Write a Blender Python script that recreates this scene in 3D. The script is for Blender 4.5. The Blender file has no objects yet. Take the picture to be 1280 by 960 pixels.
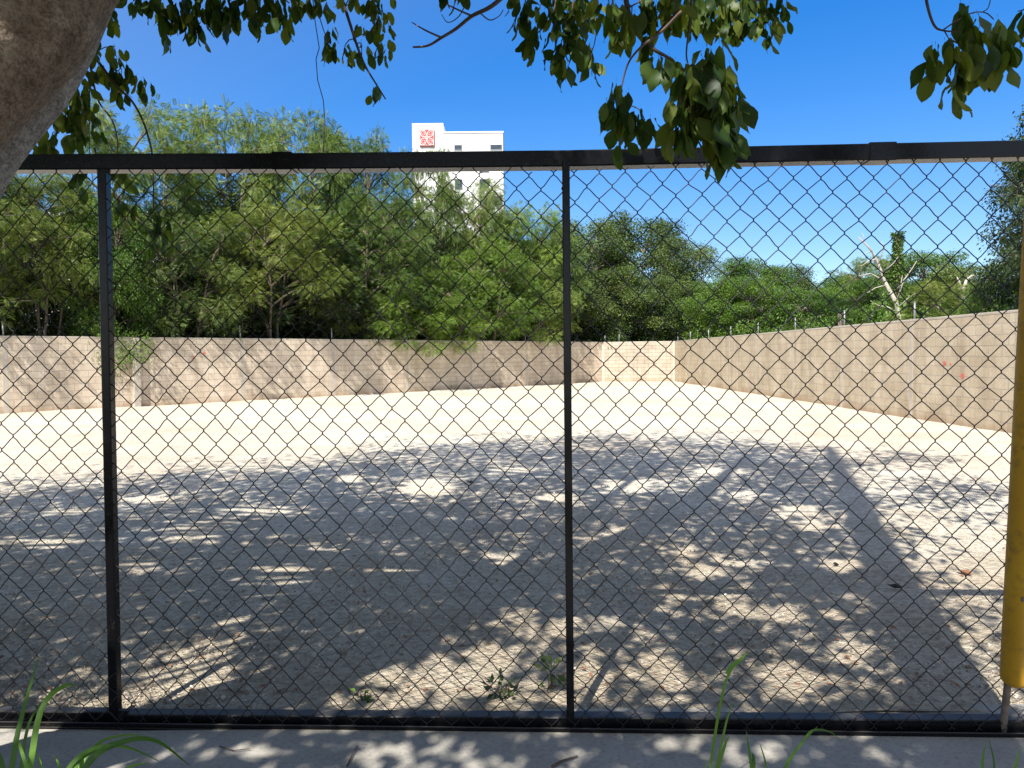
import bpy, math, random
import numpy as np
from mathutils import Vector, Matrix, Quaternion

R = math.radians
scene = bpy.context.scene
COL = scene.collection
rng = np.random.default_rng(7)
random.seed(7)

# ------------------------------------------------------------------ camera
H, FPX = 1.55, 960.0
PITCH, ROLL = math.atan(35 / 960), math.atan(0.0105)
F = Vector((0, math.cos(PITCH), -math.sin(PITCH)))
U0 = Vector((0, math.sin(PITCH), math.cos(PITCH)))
R0 = Vector((1, 0, 0))
UP = U0 * math.cos(ROLL) + R0 * math.sin(ROLL)
RT = R0 * math.cos(ROLL) - U0 * math.sin(ROLL)
EYE = Vector((0, 0, H))


def ray(px, py):
    return F * FPX + RT * (px - 640) + UP * (480 - py)


def at(px, py, depth):
    """survey point of the photograph at a distance (metres along +Y)"""
    d = ray(px, py)
    return EYE + d * (depth / d.y)


def G(px, py, z=0.0):
    d = ray(px, py)
    return EYE + d * ((z - H) / d.z)


def proj(p):
    """numpy (N,3) -> pixel x, pixel y, depth"""
    q = np.asarray(p) - np.array(EYE)
    f, r, u = q @ np.array(F), q @ np.array(RT), q @ np.array(UP)
    fs = np.where(np.abs(f) < 1e-6, 1e-6, f)
    return 640 + FPX * r / fs, 480 - FPX * u / fs, f


cam = bpy.data.cameras.new("camera")
cam.sensor_width = 36
cam.lens = FPX / 1280 * 36
cam.clip_start, cam.clip_end = 0.05, 4000
camo = bpy.data.objects.new("camera", cam)
COL.objects.link(camo)
m = Matrix.Identity(4)
for i in range(3):
    m[i][0], m[i][1], m[i][2], m[i][3] = RT[i], UP[i], -F[i], EYE[i]
camo.matrix_world = m
scene.camera = camo

# ------------------------------------------------------------------ light
AZ, EL = R(19.5), R(50.0)                       # where the light travels to
L = Vector((math.sin(AZ) * math.cos(EL), math.cos(AZ) * math.cos(EL), -math.sin(EL)))
sun = bpy.data.lights.new("sun", 'SUN')
sun.energy, sun.angle, sun.color = 5.0, R(0.53), (1.0, 0.965, 0.91)
suno = bpy.data.objects.new("sun", sun)
suno.rotation_euler = L.to_track_quat('-Z', 'Y').to_euler()
suno.location = (-6, -12, 14)
COL.objects.link(suno)
w = bpy.data.worlds.new("World")
scene.world = w
w.use_nodes = True
nt = w.node_tree
sky = nt.nodes.new('ShaderNodeTexSky')
sky.sky_type = 'NISHITA'
sky.sun_disc = False
sky.sun_elevation, sky.sun_rotation = EL, R(180) + AZ
sky.air_density, sky.dust_density, sky.ozone_density = 1.0, 0.2, 3.6
gm = nt.nodes.new('ShaderNodeGamma')
gm.inputs[1].default_value = .7
nt.links.new(sky.outputs[0], gm.inputs[0])
hs = nt.nodes.new('ShaderNodeHueSaturation')
hs.inputs['Hue'].default_value = .516
hs.inputs['Value'].default_value = 1.32
nt.links.new(gm.outputs[0], hs.inputs['Color'])
# the sky is deepest blue away from the sun and milky on the sun's side
tcw = nt.nodes.new('ShaderNodeTexCoord')
dt_ = nt.nodes.new('ShaderNodeVectorMath'); dt_.operation = 'DOT_PRODUCT'
nt.links.new(tcw.outputs['Generated'], dt_.inputs[0])
dt_.inputs[1].default_value = (-L.x, -L.y, -L.z)
mr_ = nt.nodes.new('ShaderNodeMapRange')
mr_.inputs['From Min'].default_value, mr_.inputs['From Max'].default_value = -.3, .55
mr_.inputs['To Min'].default_value, mr_.inputs['To Max'].default_value = 1.72, .8
nt.links.new(dt_.outputs['Value'], mr_.inputs['Value'])
nt.links.new(mr_.outputs[0], hs.inputs['Saturation'])
bg = nt.nodes['Background']
nt.links.new(hs.outputs[0], bg.inputs[0])
bg.inputs[1].default_value = 0.135
vs = scene.view_settings
vs.view_transform, vs.look, vs.gamma, vs.use_curve_mapping = 'Standard', 'None', 1, False
vs.exposure = 0.8
cy = scene.cycles
cy.max_bounces, cy.diffuse_bounces, cy.glossy_bounces = 6, 3, 3
cy.transmission_bounces, cy.transparent_max_bounces = 4, 4
cy.sample_clamp_indirect = 6


# ------------------------------------------------------------------ helpers
def link(name, me, mat=None, parent=None):
    o = bpy.data.objects.new(name, me)
    COL.objects.link(o)
    if mat is not None and not me.materials:
        me.materials.append(mat)
    if parent is not None:
        o.parent = parent
    return o


def empty(name, loc=(0, 0, 0), rz=0.0):
    o = bpy.data.objects.new(name, None)
    o.location, o.rotation_euler = loc, (0, 0, rz)
    o.empty_display_size = 0.3
    COL.objects.link(o)
    return o


def tag(o, label=None, cat=None, group=None, kind=None):
    if label: o["label"] = label
    if cat: o["category"] = cat
    if group: o["group"] = group
    if kind: o["kind"] = kind
    return o


class MB:
    """collects boxes, tubes and faces; build() links them as ONE mesh"""
    def __init__(s):
        s.v, s.f = [], []

    def add(s, vs_, fs_):
        b = len(s.v)
        s.v += [tuple(p) for p in vs_]
        s.f += [tuple(b + i for i in f) for f in fs_]

    def box(s, x0, x1, y0, y1, z0, z1, bev=0.0):
        if bev <= 0:
            s.add([(x0, y0, z0), (x1, y0, z0), (x1, y1, z0), (x0, y1, z0), (x0, y0, z1), (x1, y0, z1), (x1, y1, z1), (x0, y1, z1)],
                  [(0, 3, 2, 1), (4, 5, 6, 7), (0, 1, 5, 4), (1, 2, 6, 5), (2, 3, 7, 6), (3, 0, 4, 7)])
            return
        b = bev
        import bmesh
        bm = bmesh.new()
        bmesh.ops.create_cube(bm, size=1)
        for v in bm.verts:
            v.co = Vector(((x0 + x1) / 2 + v.co.x * (x1 - x0), (y0 + y1) / 2 + v.co.y * (y1 - y0), (z0 + z1) / 2 + v.co.z * (z1 - z0)))
        bmesh.ops.bevel(bm, geom=bm.edges[:], offset=b, segments=2, affect='EDGES', profile=0.6)
        bm.verts.ensure_lookup_table()
        s.add([v.co[:] for v in bm.verts], [[v.index for v in f.verts] for f in bm.faces])
        bm.free()

    def tube(s, pts, radii, sides=8, cap=True):
        pts = [Vector(p) for p in pts]
        n = len(pts)
        if not hasattr(radii, '__len__'): radii = [radii] * n
        ref = None
        base = len(s.v)
        for i, p in enumerate(pts):
            t = (pts[min(i + 1, n - 1)] - pts[max(i - 1, 0)])
            t = t.normalized() if t.length > 1e-9 else Vector((0, 0, 1))
            if ref is None:
                ref = t.orthogonal().normalized()
            ref = (ref - t * ref.dot(t))
            ref = ref.normalized() if ref.length > 1e-6 else t.orthogonal().normalized()
            bt = t.cross(ref)
            for k in range(sides):
                a = 2 * math.pi * k / sides
                s.v.append(tuple(p + (ref * math.cos(a) + bt * math.sin(a)) * radii[i]))
        for i in range(n - 1):
            for k in range(sides):
                a, b_ = base + i * sides + k, base + i * sides + (k + 1) % sides
                s.f.append((a, b_, b_ + sides, a + sides))
        if cap:
            s.f.append(tuple(base + k for k in range(sides))[::-1])
            s.f.append(tuple(base + (n - 1) * sides + k for k in range(sides)))

    def sweep(s, pts, side, w0, w1, h0, h1, bev=0.004):
        """rectangular bar along pts; side = horizontal vector across, w0..w1 across, h0..h1 in z"""
        side = Vector(side)
        prof = [(w0 + bev, h0), (w1 - bev, h0), (w1, h0 + bev), (w1, h1 - bev), (w1 - bev, h1), (w0 + bev, h1), (w0, h1 - bev), (w0, h0 + bev)]
        base = len(s.v)
        for p in pts:
            for a, b in prof:
                s.v.append(tuple(Vector(p) + side * a + Vector((0, 0, b))))
        n = len(prof)
        for i in range(len(pts) - 1):
            for k in range(n):
                a, b_ = base + i * n + k, base + i * n + (k + 1) % n
                s.f.append((a, b_, b_ + n, a + n))
        s.f.append(tuple(base + k for k in range(n))[::-1])
        s.f.append(tuple(base + (len(pts) - 1) * n + k for k in range(n)))

    def mesh(s, name, smooth=False):
        me = bpy.data.meshes.new(name)
        me.from_pydata(s.v, [], s.f)
        if smooth:
            me.polygons.foreach_set('use_smooth', [True] * len(me.polygons))
        me.update()
        return me

    def build(s, name, mat, parent=None, smooth=False):
        return link(name, s.mesh(name, smooth), mat, parent)


def np_mesh(name, V, faces_flat, counts, tint=None):
    me = bpy.data.meshes.new(name)
    me.vertices.add(len(V))
    me.vertices.foreach_set('co', V.astype(np.float32).ravel())
    me.loops.add(len(faces_flat))
    me.loops.foreach_set('vertex_index', faces_flat.astype(np.int32))
    me.polygons.add(len(counts))
    starts = np.concatenate([[0], np.cumsum(counts)[:-1]])
    me.polygons.foreach_set('loop_start', starts.astype(np.int32))
    me.polygons.foreach_set('loop_total', counts.astype(np.int32))
    if tint is not None:
        a = me.attributes.new('tint', 'FLOAT', 'POINT')
        a.data.foreach_set('value', tint.astype(np.float32))
    me.update(calc_edges=True)
    return me


def frames(d, up_jit, rg):
    """N leaf frames: y axis = d, z axis = roughly up with jitter"""
    d = d / np.linalg.norm(d, axis=1, keepdims=True)
    up = np.array([0, 0, 1.0]) + rg.normal(0, up_jit, d.shape)
    x = np.cross(d, up)
    x /= np.linalg.norm(x, axis=1, keepdims=True) + 1e-9
    z = np.cross(x, d)
    return np.stack([x, d, z], axis=2)


def scatter(name, tv, tf, P, Fr, S, tint):
    tv = np.array(tv, float)
    N, K = len(P), len(tv)
    V = np.einsum('nij,kj->nki', Fr, tv) * S[:, None, None] + P[:, None, :]
    flat = np.concatenate([np.array(f) for f in tf])
    cnt = np.array([len(f) for f in tf])
    FF = (flat[None, :] + (np.arange(N) * K)[:, None]).ravel()
    return np_mesh(name, V.reshape(-1, 3), FF, np.tile(cnt, N), np.repeat(tint, K))


# leaf templates (y = along the leaf, unit length)
LEAF_Y = (0, .14, .32, .52, .72, .89, 1.0)
LEAF_W = (0, .13, .22, .255, .215, .11, 0)
LEAF_V, LEAF_F = [], []
for i_, (y_, w_) in enumerate(zip(LEAF_Y, LEAF_W)):
    z_ = -.02 - .20 * y_ ** 2.2
    LEAF_V += [(-w_, y_ - .03 * w_, z_ + .26 * w_ - .05 * math.sin(y_ * 9)), (0, y_, z_), (w_, y_ - .03 * w_, z_ + .20 * w_ + .05 * math.sin(y_ * 8 + 1))]
    if i_:
        q_ = 3 * i_
        LEAF_F += [(q_ - 3, q_ - 2, q_ + 1, q_), (q_ - 2, q_ - 1, q_ + 2, q_ + 1)]
LEAF_V += [(-.01, -.2, .03), (.01, -.2, .03)]
LEAF_F += [(len(LEAF_V) - 2, len(LEAF_V) - 1, 1)]
SIMP_V = [(0, 0, 0), (-.27, .45, .06), (0, .5, -.02), (.27, .45, .06), (0, 1, -.1)]
SIMP_F = [(0, 2, 1), (1, 2, 4), (0, 3, 2), (2, 3, 4)]


def pinnate(n=6, plen=.42, pw=.115):
    v, f = [(-.008, 0, 0), (.008, 0, 0), (.004, 1, -.22), (-.004, 1, -.22)], [(0, 1, 2, 3)]
    for i in range(n):
        t = .15 + .85 * i / (n - 1)
        z0 = -.22 * t * t
        l = plen * (1 - .45 * abs(t - .45))
        for sgn in (-1, 1):
            dx, dy = sgn * math.cos(.5), math.sin(.5)
            b = len(v)
            px, py = -dy * pw * sgn, dx * pw * sgn
            v += [(0, t, z0), (dx * l * .5 + px * .5, t + dy * l * .5 + py * .5, z0 - .01), (dx * l, t + dy * l, z0 - .09),
                  (dx * l * .5 - px * .5, t + dy * l * .5 - py * .5, z0 - .03)]
            f.append((b, b + 1, b + 2, b + 3))
    return v, f


PIN_V, PIN_F = pinnate()


# ------------------------------------------------------------------ materials
def new_mat(name):
    mt = bpy.data.materials.new(name)
    mt.use_nodes = True
    n = mt.node_tree
    return mt, n, n.nodes['Principled BSDF'], n.nodes.new, n.links.new


def ramp(n, fac, stops, link_):
    r = n.nodes.new('ShaderNodeValToRGB')
    e = r.color_ramp.elements
    while len(e) < len(stops): e.new(0.5)
    for el, (p, c) in zip(e, stops):
        el.position, el.color = p, (*c, 1)
    link_(fac, r.inputs[0])
    return r.outputs[0]


def noise(n, vec, scale, detail=6, rough=.6, link_=None):
    t = n.nodes.new('ShaderNodeTexNoise')
    t.inputs['Scale'].default_value, t.inputs['Detail'].default_value, t.inputs['Roughness'].default_value = scale, detail, rough
    if vec is not None: link_(vec, t.inputs['Vector'])
    return t.outputs['Fac']


def mixc(n, fac, a, b, l, mode='MIX'):
    x = n.nodes.new('ShaderNodeMix')
    x.data_type, x.blend_type = 'RGBA', mode
    for sock, val in ((x.inputs[0], fac), (x.inputs[6], a), (x.inputs[7], b)):
        if isinstance(val, (int, float)): sock.default_value = val
        elif isinstance(val, tuple): sock.default_value = (*val, 1)
        else: l(val, sock)
    return x.outputs[2]


def mathn(n, op, a, b, l):
    x = n.nodes.new('ShaderNodeMath')
    x.operation = op
    for s_, v in ((x.inputs[0], a), (x.inputs[1], b)):
        if isinstance(v, (int, float)): s_.default_value = v
        else: l(v, s_)
    return x.outputs[0]


def bump(n, p, h, strength, dist, l):
    b = n.nodes.new('ShaderNodeBump')
    b.inputs['Strength'].default_value, b.inputs['Distance'].default_value = strength, dist
    l(h, b.inputs['Height'])
    l(b.outputs[0], p.inputs['Normal'])


def leaf_mat(name, dark, mid, light, trans=.3, rough=.5, spec=.35):
    mt, n, p, N, l = new_mat(name)
    a = N('ShaderNodeAttribute'); a.attribute_name = 'tint'
    oi = N('ShaderNodeObjectInfo')
    f = mathn(n, 'ADD', a.outputs['Fac'], mathn(n, 'MULTIPLY', mathn(n, 'SUBTRACT', oi.outputs['Random'], .5, l), .3, l), l)
    c = ramp(n, f, [(.08, dark), (.5, mid), (.95, light)], l)
    l(c, p.inputs['Base Color'])
    p.inputs['Roughness'].default_value = rough
    p.inputs['Specular IOR Level'].default_value = spec
    t = N('ShaderNodeBsdfTranslucent')
    hsv = N('ShaderNodeHueSaturation')
    hsv.inputs['Hue'].default_value, hsv.inputs['Saturation'].default_value, hsv.inputs['Value'].default_value = .485, 1.15, 1.5
    l(c, hsv.inputs['Color']); l(hsv.outputs[0], t.inputs[0])
    mx = N('ShaderNodeMixShader')
    mx.inputs[0].default_value = trans
    l(p.outputs[0], mx.inputs[1]); l(t.outputs[0], mx.inputs[2])
    l(mx.outputs[0], n.nodes['Material Output'].inputs[0])
    return mt


def plain(name, col, rough=.6, var=.25, scale=6, bmp=.0, bscale=60, metallic=0., spec=.5):
    mt, n, p, N, l = new_mat(name)
    tc = N('ShaderNodeTexCoord')
    f = noise(n, tc.outputs['Object'], scale, link_=l)
    c = ramp(n, f, [(.3, tuple(x * (1 - var) for x in col)), (.7, tuple(min(1, x * (1 + var)) for x in col))], l)
    l(c, p.inputs['Base Color'])
    p.inputs['Roughness'].default_value, p.inputs['Metallic'].default_value = rough, metallic
    p.inputs['Specular IOR Level'].default_value = spec
    if bmp: bump(n, p, noise(n, tc.outputs['Object'], bscale, link_=l), bmp, .01, l)
    return mt


M = {}
M['feather'] = leaf_mat('feathery_foliage', (.04, .085, .02), (.125, .195, .045), (.28, .34, .085), .35)
M['feather_yellow'] = leaf_mat('yellowish_foliage', (.05, .088, .02), (.14, .195, .045), (.3, .335, .085), .35)
M['feather_bright'] = leaf_mat('bright_foliage', (.05, .1, .018), (.135, .225, .042), (.26, .36, .075), .38)
M['broad'] = leaf_mat('broad_foliage', (.03, .06, .014), (.095, .145, .036), (.21, .265, .068), .25)
M['broad_dark'] = leaf_mat('dark_foliage', (.014, .032, .012), (.04, .068, .022), (.085, .12, .035), .2)  # darkest greens; on the low trees and a weed they stand for shade
M['vine'] = leaf_mat('vine_foliage', (.035, .08, .012), (.1, .185, .03), (.21, .31, .06), .3)
M['near_leaf'] = leaf_mat('near_leaf', (.02, .045, .008), (.055, .105, .018), (.16, .2, .034), .42, .45, .32)
M['grass'] = leaf_mat('grass_blade', (.06, .14, .018), (.14, .28, .04), (.26, .42, .08), .35, .4)
M['dry'] = plain('dry_leaf', (.22, .1, .045), .8)


def bark_mat(name, a, b, c, scale=9, bs=.8):
    mt, n, p, N, l = new_mat(name)
    tc = N('ShaderNodeTexCoord')
    f = noise(n, tc.outputs['Object'], scale, 8, .7, l)
    f2 = noise(n, tc.outputs['Object'], scale * 5, 5, .65, l)
    col = ramp(n, f, [(.32, a), (.52, b), (.7, c)], l)
    vo = N('ShaderNodeTexVoronoi'); vo.inputs['Scale'].default_value = scale * 6
    l(tc.outputs['Object'], vo.inputs['Vector'])
    f3 = noise(n, tc.outputs['Object'], scale * 14, 4, .7, l)
    sp = ramp(n, mathn(n, 'ADD', mathn(n, 'MULTIPLY', f2, .5, l), mathn(n, 'MULTIPLY', f3, .5, l), l), [(.42, (.38, .34, .31)), (.56, (1.1, 1.1, 1.1))], l)
    l(mixc(n, .8, col, sp, l, 'MULTIPLY'), p.inputs['Base Color'])
    p.inputs['Roughness'].default_value = .85
    p.inputs['Specular IOR Level'].default_value = .2
    hgt = mathn(n, 'ADD', mathn(n, 'MULTIPLY', f, 1.5, l), mathn(n, 'ADD', f2, mathn(n, 'MULTIPLY', vo.outputs['Distance'], .5, l), l), l)
    bump(n, p, hgt, bs, .012, l)
    return mt


M['bark'] = bark_mat('mottled_bark', (.16, .118, .082), (.265, .205, .15), (.4, .335, .265), 11)
M['bark_grey_lit'] = bark_mat('lit_grey_bark', (.26, .245, .22), (.38, .36, .33), (.5, .48, .45), 12)  # grey bark, its tone raised to carry the stronger light on this limb
M['twig'] = plain('twig_bark', (.1, .07, .05), .85)
M['bg_bark'] = plain('pale_bark', (.17, .135, .1), .9, .4, 3)
M['deadwood'] = plain('bleached_wood', (.38, .34, .28), .9, .3, 4)


def black_paint():
    mt, n, p, N, l = new_mat('black_gloss_paint')
    tc = N('ShaderNodeTexCoord')
    f = noise(n, tc.outputs['Object'], 5, 8, .7, l)
    f2 = noise(n, tc.outputs['Object'], 38, 6, .7, l)
    dust = ramp(n, mathn(n, 'MULTIPLY', f, f2, l), [(.32, (0, 0, 0)), (.46, (1, 1, 1))], l)
    l(mixc(n, mathn(n, 'MULTIPLY', dust, .4, l), (.004, .004, .005), (.06, .054, .046), l), p.inputs['Base Color'])
    # dust lies on the upward faces
    ge = N('ShaderNodeNewGeometry'); sz = N('ShaderNodeSeparateXYZ'); l(ge.outputs['True Normal'], sz.inputs[0])
    upf = ramp(n, sz.outputs[2], [(.6, (0, 0, 0)), (.9, (1, 1, 1))], l)
    old = p.inputs['Base Color'].links[0].from_socket
    l(mixc(n, mathn(n, 'MULTIPLY', upf, mathn(n, 'ADD', mathn(n, 'MULTIPLY', f, .6, l), .35, l), l), old, (.085, .08, .072), l), p.inputs['Base Color'])
    l(mathn(n, 'ADD', mathn(n, 'ADD', mathn(n, 'MULTIPLY', f2, .2, l), .16, l), mathn(n, 'MULTIPLY', upf, .25, l), l), p.inputs['Roughness'])
    p.inputs['Specular IOR Level'].default_value = .32
    bump(n, p, f2, .12, .004, l)
    return mt


M['black'] = black_paint()
M['wire'] = plain('black_coated_wire', (.006, .0055, .007), .5, .5, 30)
M['galv'] = plain('galvanised_steel', (.28, .29, .3), .6, .2, 12, metallic=.6)
M['rust'] = plain('weathered_anchor_rod', (.16, .13, .1), .8, .35, 30, .3)


def yellow_mat():
    mt, n, p, N, l = new_mat('yellow_plastic')
    tc = N('ShaderNodeTexCoord')
    f = noise(n, tc.outputs['Object'], 9, 8, .7, l)
    f2 = noise(n, tc.outputs['Object'], 3, 4, .5, l)
    sc = noise(n, tc.outputs['Object'], 45, 3, .8, l)
    d = ramp(n, mathn(n, 'ADD', mathn(n, 'MULTIPLY', f, .7, l), mathn(n, 'MULTIPLY', sc, .3, l), l), [(.5, (0, 0, 0)), (.66, (1, 1, 1))], l)
    base = ramp(n, f2, [(.3, (.42, .225, .006)), (.7, (.54, .31, .012))], l)
    l(mixc(n, mathn(n, 'MULTIPLY', d, .75, l), base, (.12, .075, .02), l), p.inputs['Base Color'])
    p.inputs['Roughness'].default_value = .5
    return mt


M['yellow'] = yellow_mat()


def gravel_mat():
    mt, n, p, N, l = new_mat('limestone_gravel')
    tc = N('ShaderNodeTexCoord')
    V = tc.outputs['Object']
    big = noise(n, V, .22, 5, .6, l)
    mid = noise(n, V, 1.3, 6, .65, l)
    fine = noise(n, V, 18, 8, .75, l)
    vo = N('ShaderNodeTexVoronoi'); vo.inputs['Scale'].default_value = 42; l(V, vo.inputs['Vector'])
    vo2 = N('ShaderNodeTexVoronoi'); vo2.inputs['Scale'].default_value = 95; l(V, vo2.inputs['Vector'])
    c0 = ramp(n, mid, [(.3, (.65, .58, .47)), (.5, (.74, .68, .575)), (.72, (.80, .755, .665))], l)
    c1 = mixc(n, ramp(n, big, [(.42, (0, 0, 0)), (.68, (.8, .8, .8))], l), c0, (.64, .53, .41), l)
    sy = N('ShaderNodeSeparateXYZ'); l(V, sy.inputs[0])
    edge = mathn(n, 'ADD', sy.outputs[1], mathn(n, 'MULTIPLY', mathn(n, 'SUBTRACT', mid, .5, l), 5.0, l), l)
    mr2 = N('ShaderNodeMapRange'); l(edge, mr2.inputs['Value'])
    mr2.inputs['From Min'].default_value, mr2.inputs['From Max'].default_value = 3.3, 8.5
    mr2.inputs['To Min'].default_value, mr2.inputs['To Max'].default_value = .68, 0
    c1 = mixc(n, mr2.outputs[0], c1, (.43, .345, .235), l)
    sep = N('ShaderNodeSeparateColor'); l(vo.outputs['Color'], sep.inputs[0])
    stone = ramp(n, sep.outputs[0], [(0, (.68, .64, .6)), (.5, (.95, .94, .92)), (1, (1.12, 1.1, 1.06))], l)
    c2 = mixc(n, .8, c1, stone, l, 'MULTIPLY')
    c3 = mixc(n, .75, c2, ramp(n, fine, [(.32, (.5, .47, .43)), (.5, (.95, .95, .95)), (.7, (1.1, 1.1, 1.1))], l), l, 'MULTIPLY')
    l(mixc(n, 1.0, c3, (.95, .965, .955), l, 'MULTIPLY'), p.inputs['Base Color'])
    p.inputs['Roughness'].default_value = .95
    p.inputs['Specular IOR Level'].default_value = .1
    h1 = mathn(n, 'MULTIPLY', vo.outputs['Distance'], -1.0, l)
    h2 = mathn(n, 'MULTIPLY', vo2.outputs['Distance'], -.5, l)
    hh = mathn(n, 'ADD', mathn(n, 'ADD', h1, h2, l), mathn(n, 'MULTIPLY', fine, 1.6, l), l)
    bump(n, p, hh, .75, .02, l)
    return mt


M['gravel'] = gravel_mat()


def concrete_mat(name, a, b, stain=(.16, .15, .13), sc=2.5):
    mt, n, p, N, l = new_mat(name)
    tc = N('ShaderNodeTexCoord')
    V = tc.outputs['Object']
    f = noise(n, V, sc, 8, .65, l)
    f2 = noise(n, V, sc * 22, 6, .7, l)
    f3 = noise(n, V, sc * .6, 6, .7, l)
    c = ramp(n, f, [(.3, a), (.7, b)], l)
    c = mixc(n, ramp(n, f3, [(.55, (0, 0, 0)), (.72, (.7, .7, .7))], l), c, stain, l)
    c = mixc(n, .6, c, ramp(n, f2, [(.33, (.55, .54, .52)), (.52, (1, 1, 1))], l), l, 'MULTIPLY')
    l(c, p.inputs['Base Color'])
    p.inputs['Roughness'].default_value = .9
    p.inputs['Specular IOR Level'].default_value = .2
    bump(n, p, mathn(n, 'ADD', f, f2, l), .45, .008, l)
    return mt


M['concrete'] = concrete_mat('worn_concrete', (.33, .305, .26), (.45, .42, .36))
M['cap'] = concrete_mat('wall_concrete', (.44, .39, .32), (.56, .5, .42), (.32, .26, .2))
M['pole'] = concrete_mat('pole_concrete', (.36, .35, .33), (.46, .45, .43))
M['soil'] = plain('dark_soil', (.1, .085, .055), .95, .4, 1.5)


def block_mat(name, a, b, mortar, tone=1.0):
    mt, n, p, N, l = new_mat(name)
    tc = N('ShaderNodeTexCoord')
    sx = N('ShaderNodeSeparateXYZ'); l(tc.outputs['Object'], sx.inputs[0])
    cb = N('ShaderNodeCombineXYZ'); l(sx.outputs[0], cb.inputs[0]); l(sx.outputs[2], cb.inputs[1])
    wob = N('ShaderNodeTexNoise'); wob.inputs['Scale'].default_value = 2.2
    l(cb.outputs[0], wob.inputs['Vector'])
    va = N('ShaderNodeVectorMath'); va.operation = 'SCALE'
    l(wob.outputs['Color'], va.inputs[0]); va.inputs['Scale'].default_value = .012
    vb = N('ShaderNodeVectorMath'); vb.operation = 'ADD'
    l(cb.outputs[0], vb.inputs[0]); l(va.outputs[0], vb.inputs[1])
    br = N('ShaderNodeTexBrick')
    l(vb.outputs[0], br.inputs['Vector'])
    br.inputs['Scale'].default_value = 1
    br.inputs['Brick Width'].default_value, br.inputs['Row Height'].default_value = .41, .207
    br.inputs['Mortar Size'].default_value, br.inputs['Mortar Smooth'].default_value = .011, .35
    br.inputs['Color1'].default_value, br.inputs['Color2'].default_value = (*a, 1), (*b, 1)
    br.inputs['Mortar'].default_value = (*mortar, 1)
    br.inputs['Bias'].default_value = 0
    f = noise(n, tc.outputs['Object'], 1.1, 8, .65, l)
    f2 = noise(n, tc.outputs['Object'], 26, 6, .7, l)
    c = mixc(n, .55, br.outputs['Color'], ramp(n, f, [(.3, (.62, .55, .47)), (.6, (1.05, 1.03, 1.0))], l), l, 'MULTIPLY')
    c = mixc(n, .6, c, ramp(n, f2, [(.32, (.68, .66, .64)), (.58, (1.05, 1.05, 1.05))], l), l, 'MULTIPLY')
    mp = N('ShaderNodeMapping'); mp.inputs['Scale'].default_value = (2.6, 2.6, .22)
    l(tc.outputs['Object'], mp.inputs['Vector'])
    stv = noise(n, mp.outputs[0], 1.0, 6, .65, l)
    c = mixc(n, .7, c, ramp(n, stv, [(.36, (.82, .8, .77)), (.5, (1.03, 1.03, 1.03)), (.66, (1.13, 1.12, 1.1))], l), l, 'MULTIPLY')
    # splashed soil along the foot of the wall (a stain of the wall itself)
    ft = ramp(n, mathn(n, 'ADD', sx.outputs[2], mathn(n, 'MULTIPLY', f, .35, l), l), [(.2, (1, 1, 1)), (.42, (0, 0, 0))], l)
    c = mixc(n, mathn(n, 'MULTIPLY', ft, .55, l), c, (.3, .19, .11), l)
    l(c, p.inputs['Base Color'])
    p.inputs['Roughness'].default_value = .93
    p.inputs['Specular IOR Level'].default_value = .15
    hh = mathn(n, 'ADD', mathn(n, 'MULTIPLY', br.outputs['Fac'], -1.2, l), mathn(n, 'MULTIPLY', f2, .5, l), l)
    bump(n, p, hh, .8, .012, l)
    return mt


M['block'] = block_mat('tan_concrete_block', (.60, .51, .40), (.67, .58, .465), (.5, .44, .37))
M['block_right'] = block_mat('sandy_concrete_block', (.51, .435, .325), (.57, .495, .38), (.45, .40, .33))
M['block_pale'] = block_mat('pale_concrete_block', (.44, .385, .31), (.5, .44, .36), (.37, .32, .26))
M['red_paint'] = plain('red_spray_paint', (.6, .15, .12), .7)
M['white_render'] = plain('white_render', (.78, .78, .77), .75, .05, .3)
M['window_glass'] = plain('dark_glass', (.05, .065, .08), .15, .3, 2)
M['sign_red'] = plain('red_sign_face', (.62, .05, .04), .5, .08, 2)
M['sign_white'] = plain('white_sign_line', (.82, .8, .78), .5, .03, 2)

# ------------------------------------------------------------------ setting: ground
gb = MB()
gb.add([(-900, -400, -.02), (900, -400, -.02), (900, 1800, -.02), (-900, 1800, -.02)], [(0, 1, 2, 3)])
tag(gb.build('ground', M['soil']), kind='structure')

# walls are surveyed from the photograph's base line
A0 = G(0, 518); A1 = G(752, 477.5)
dl = (A1 - A0).normalized()
LW0 = A0 - dl * 14.0                              # the left wall carries on out of frame
LW1 = A1
RX = 9.3
RW1 = Vector((RX, G(845, 477).y, 0))
RW0 = Vector((RX, 2.2, 0))
# gravel lot, its sheet gently uneven
def lot():
    nx, ny = 150, 190
    xs = np.linspace(-28, RX, nx); ys = np.concatenate([np.linspace(3.19, 12, 110), np.linspace(12.2, 47, ny - 110)])
    X, Y = np.meshgrid(xs, ys)
    Z = .006 + .018 * np.sin(X * .9 + 1.3 * np.sin(Y * .31)) * np.sin(Y * .55 + .6) + .01 * np.sin(X * 2.7 + Y * 1.1) * np.cos(Y * 2.1)
    Z += rng.normal(0, .004, Z.shape)
    Z = np.clip(Z + .012, .004, None)
    V = np.stack([X, Y, Z], -1).reshape(-1, 3)
    i = np.arange(ny - 1)[:, None] * nx + np.arange(nx - 1)[None, :]
    i = i.ravel()
    Fc = np.stack([i, i + 1, i + nx + 1, i + nx], 1)
    # drop what lies behind the left wall
    c = V[Fc].mean(1)
    d = np.array([dl.x, dl.y]); nrm = np.array([d[1], -d[0]])
    keep = (c[:, :2] - np.array([LW0.x, LW0.y])) @ nrm > -.4
    Fc = Fc[keep]
    me = np_mesh('gravel_lot', V, Fc.ravel(), np.full(len(Fc), 4))
    me.polygons.foreach_set('use_smooth', [True] * len(me.polygons))
    return me
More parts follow.
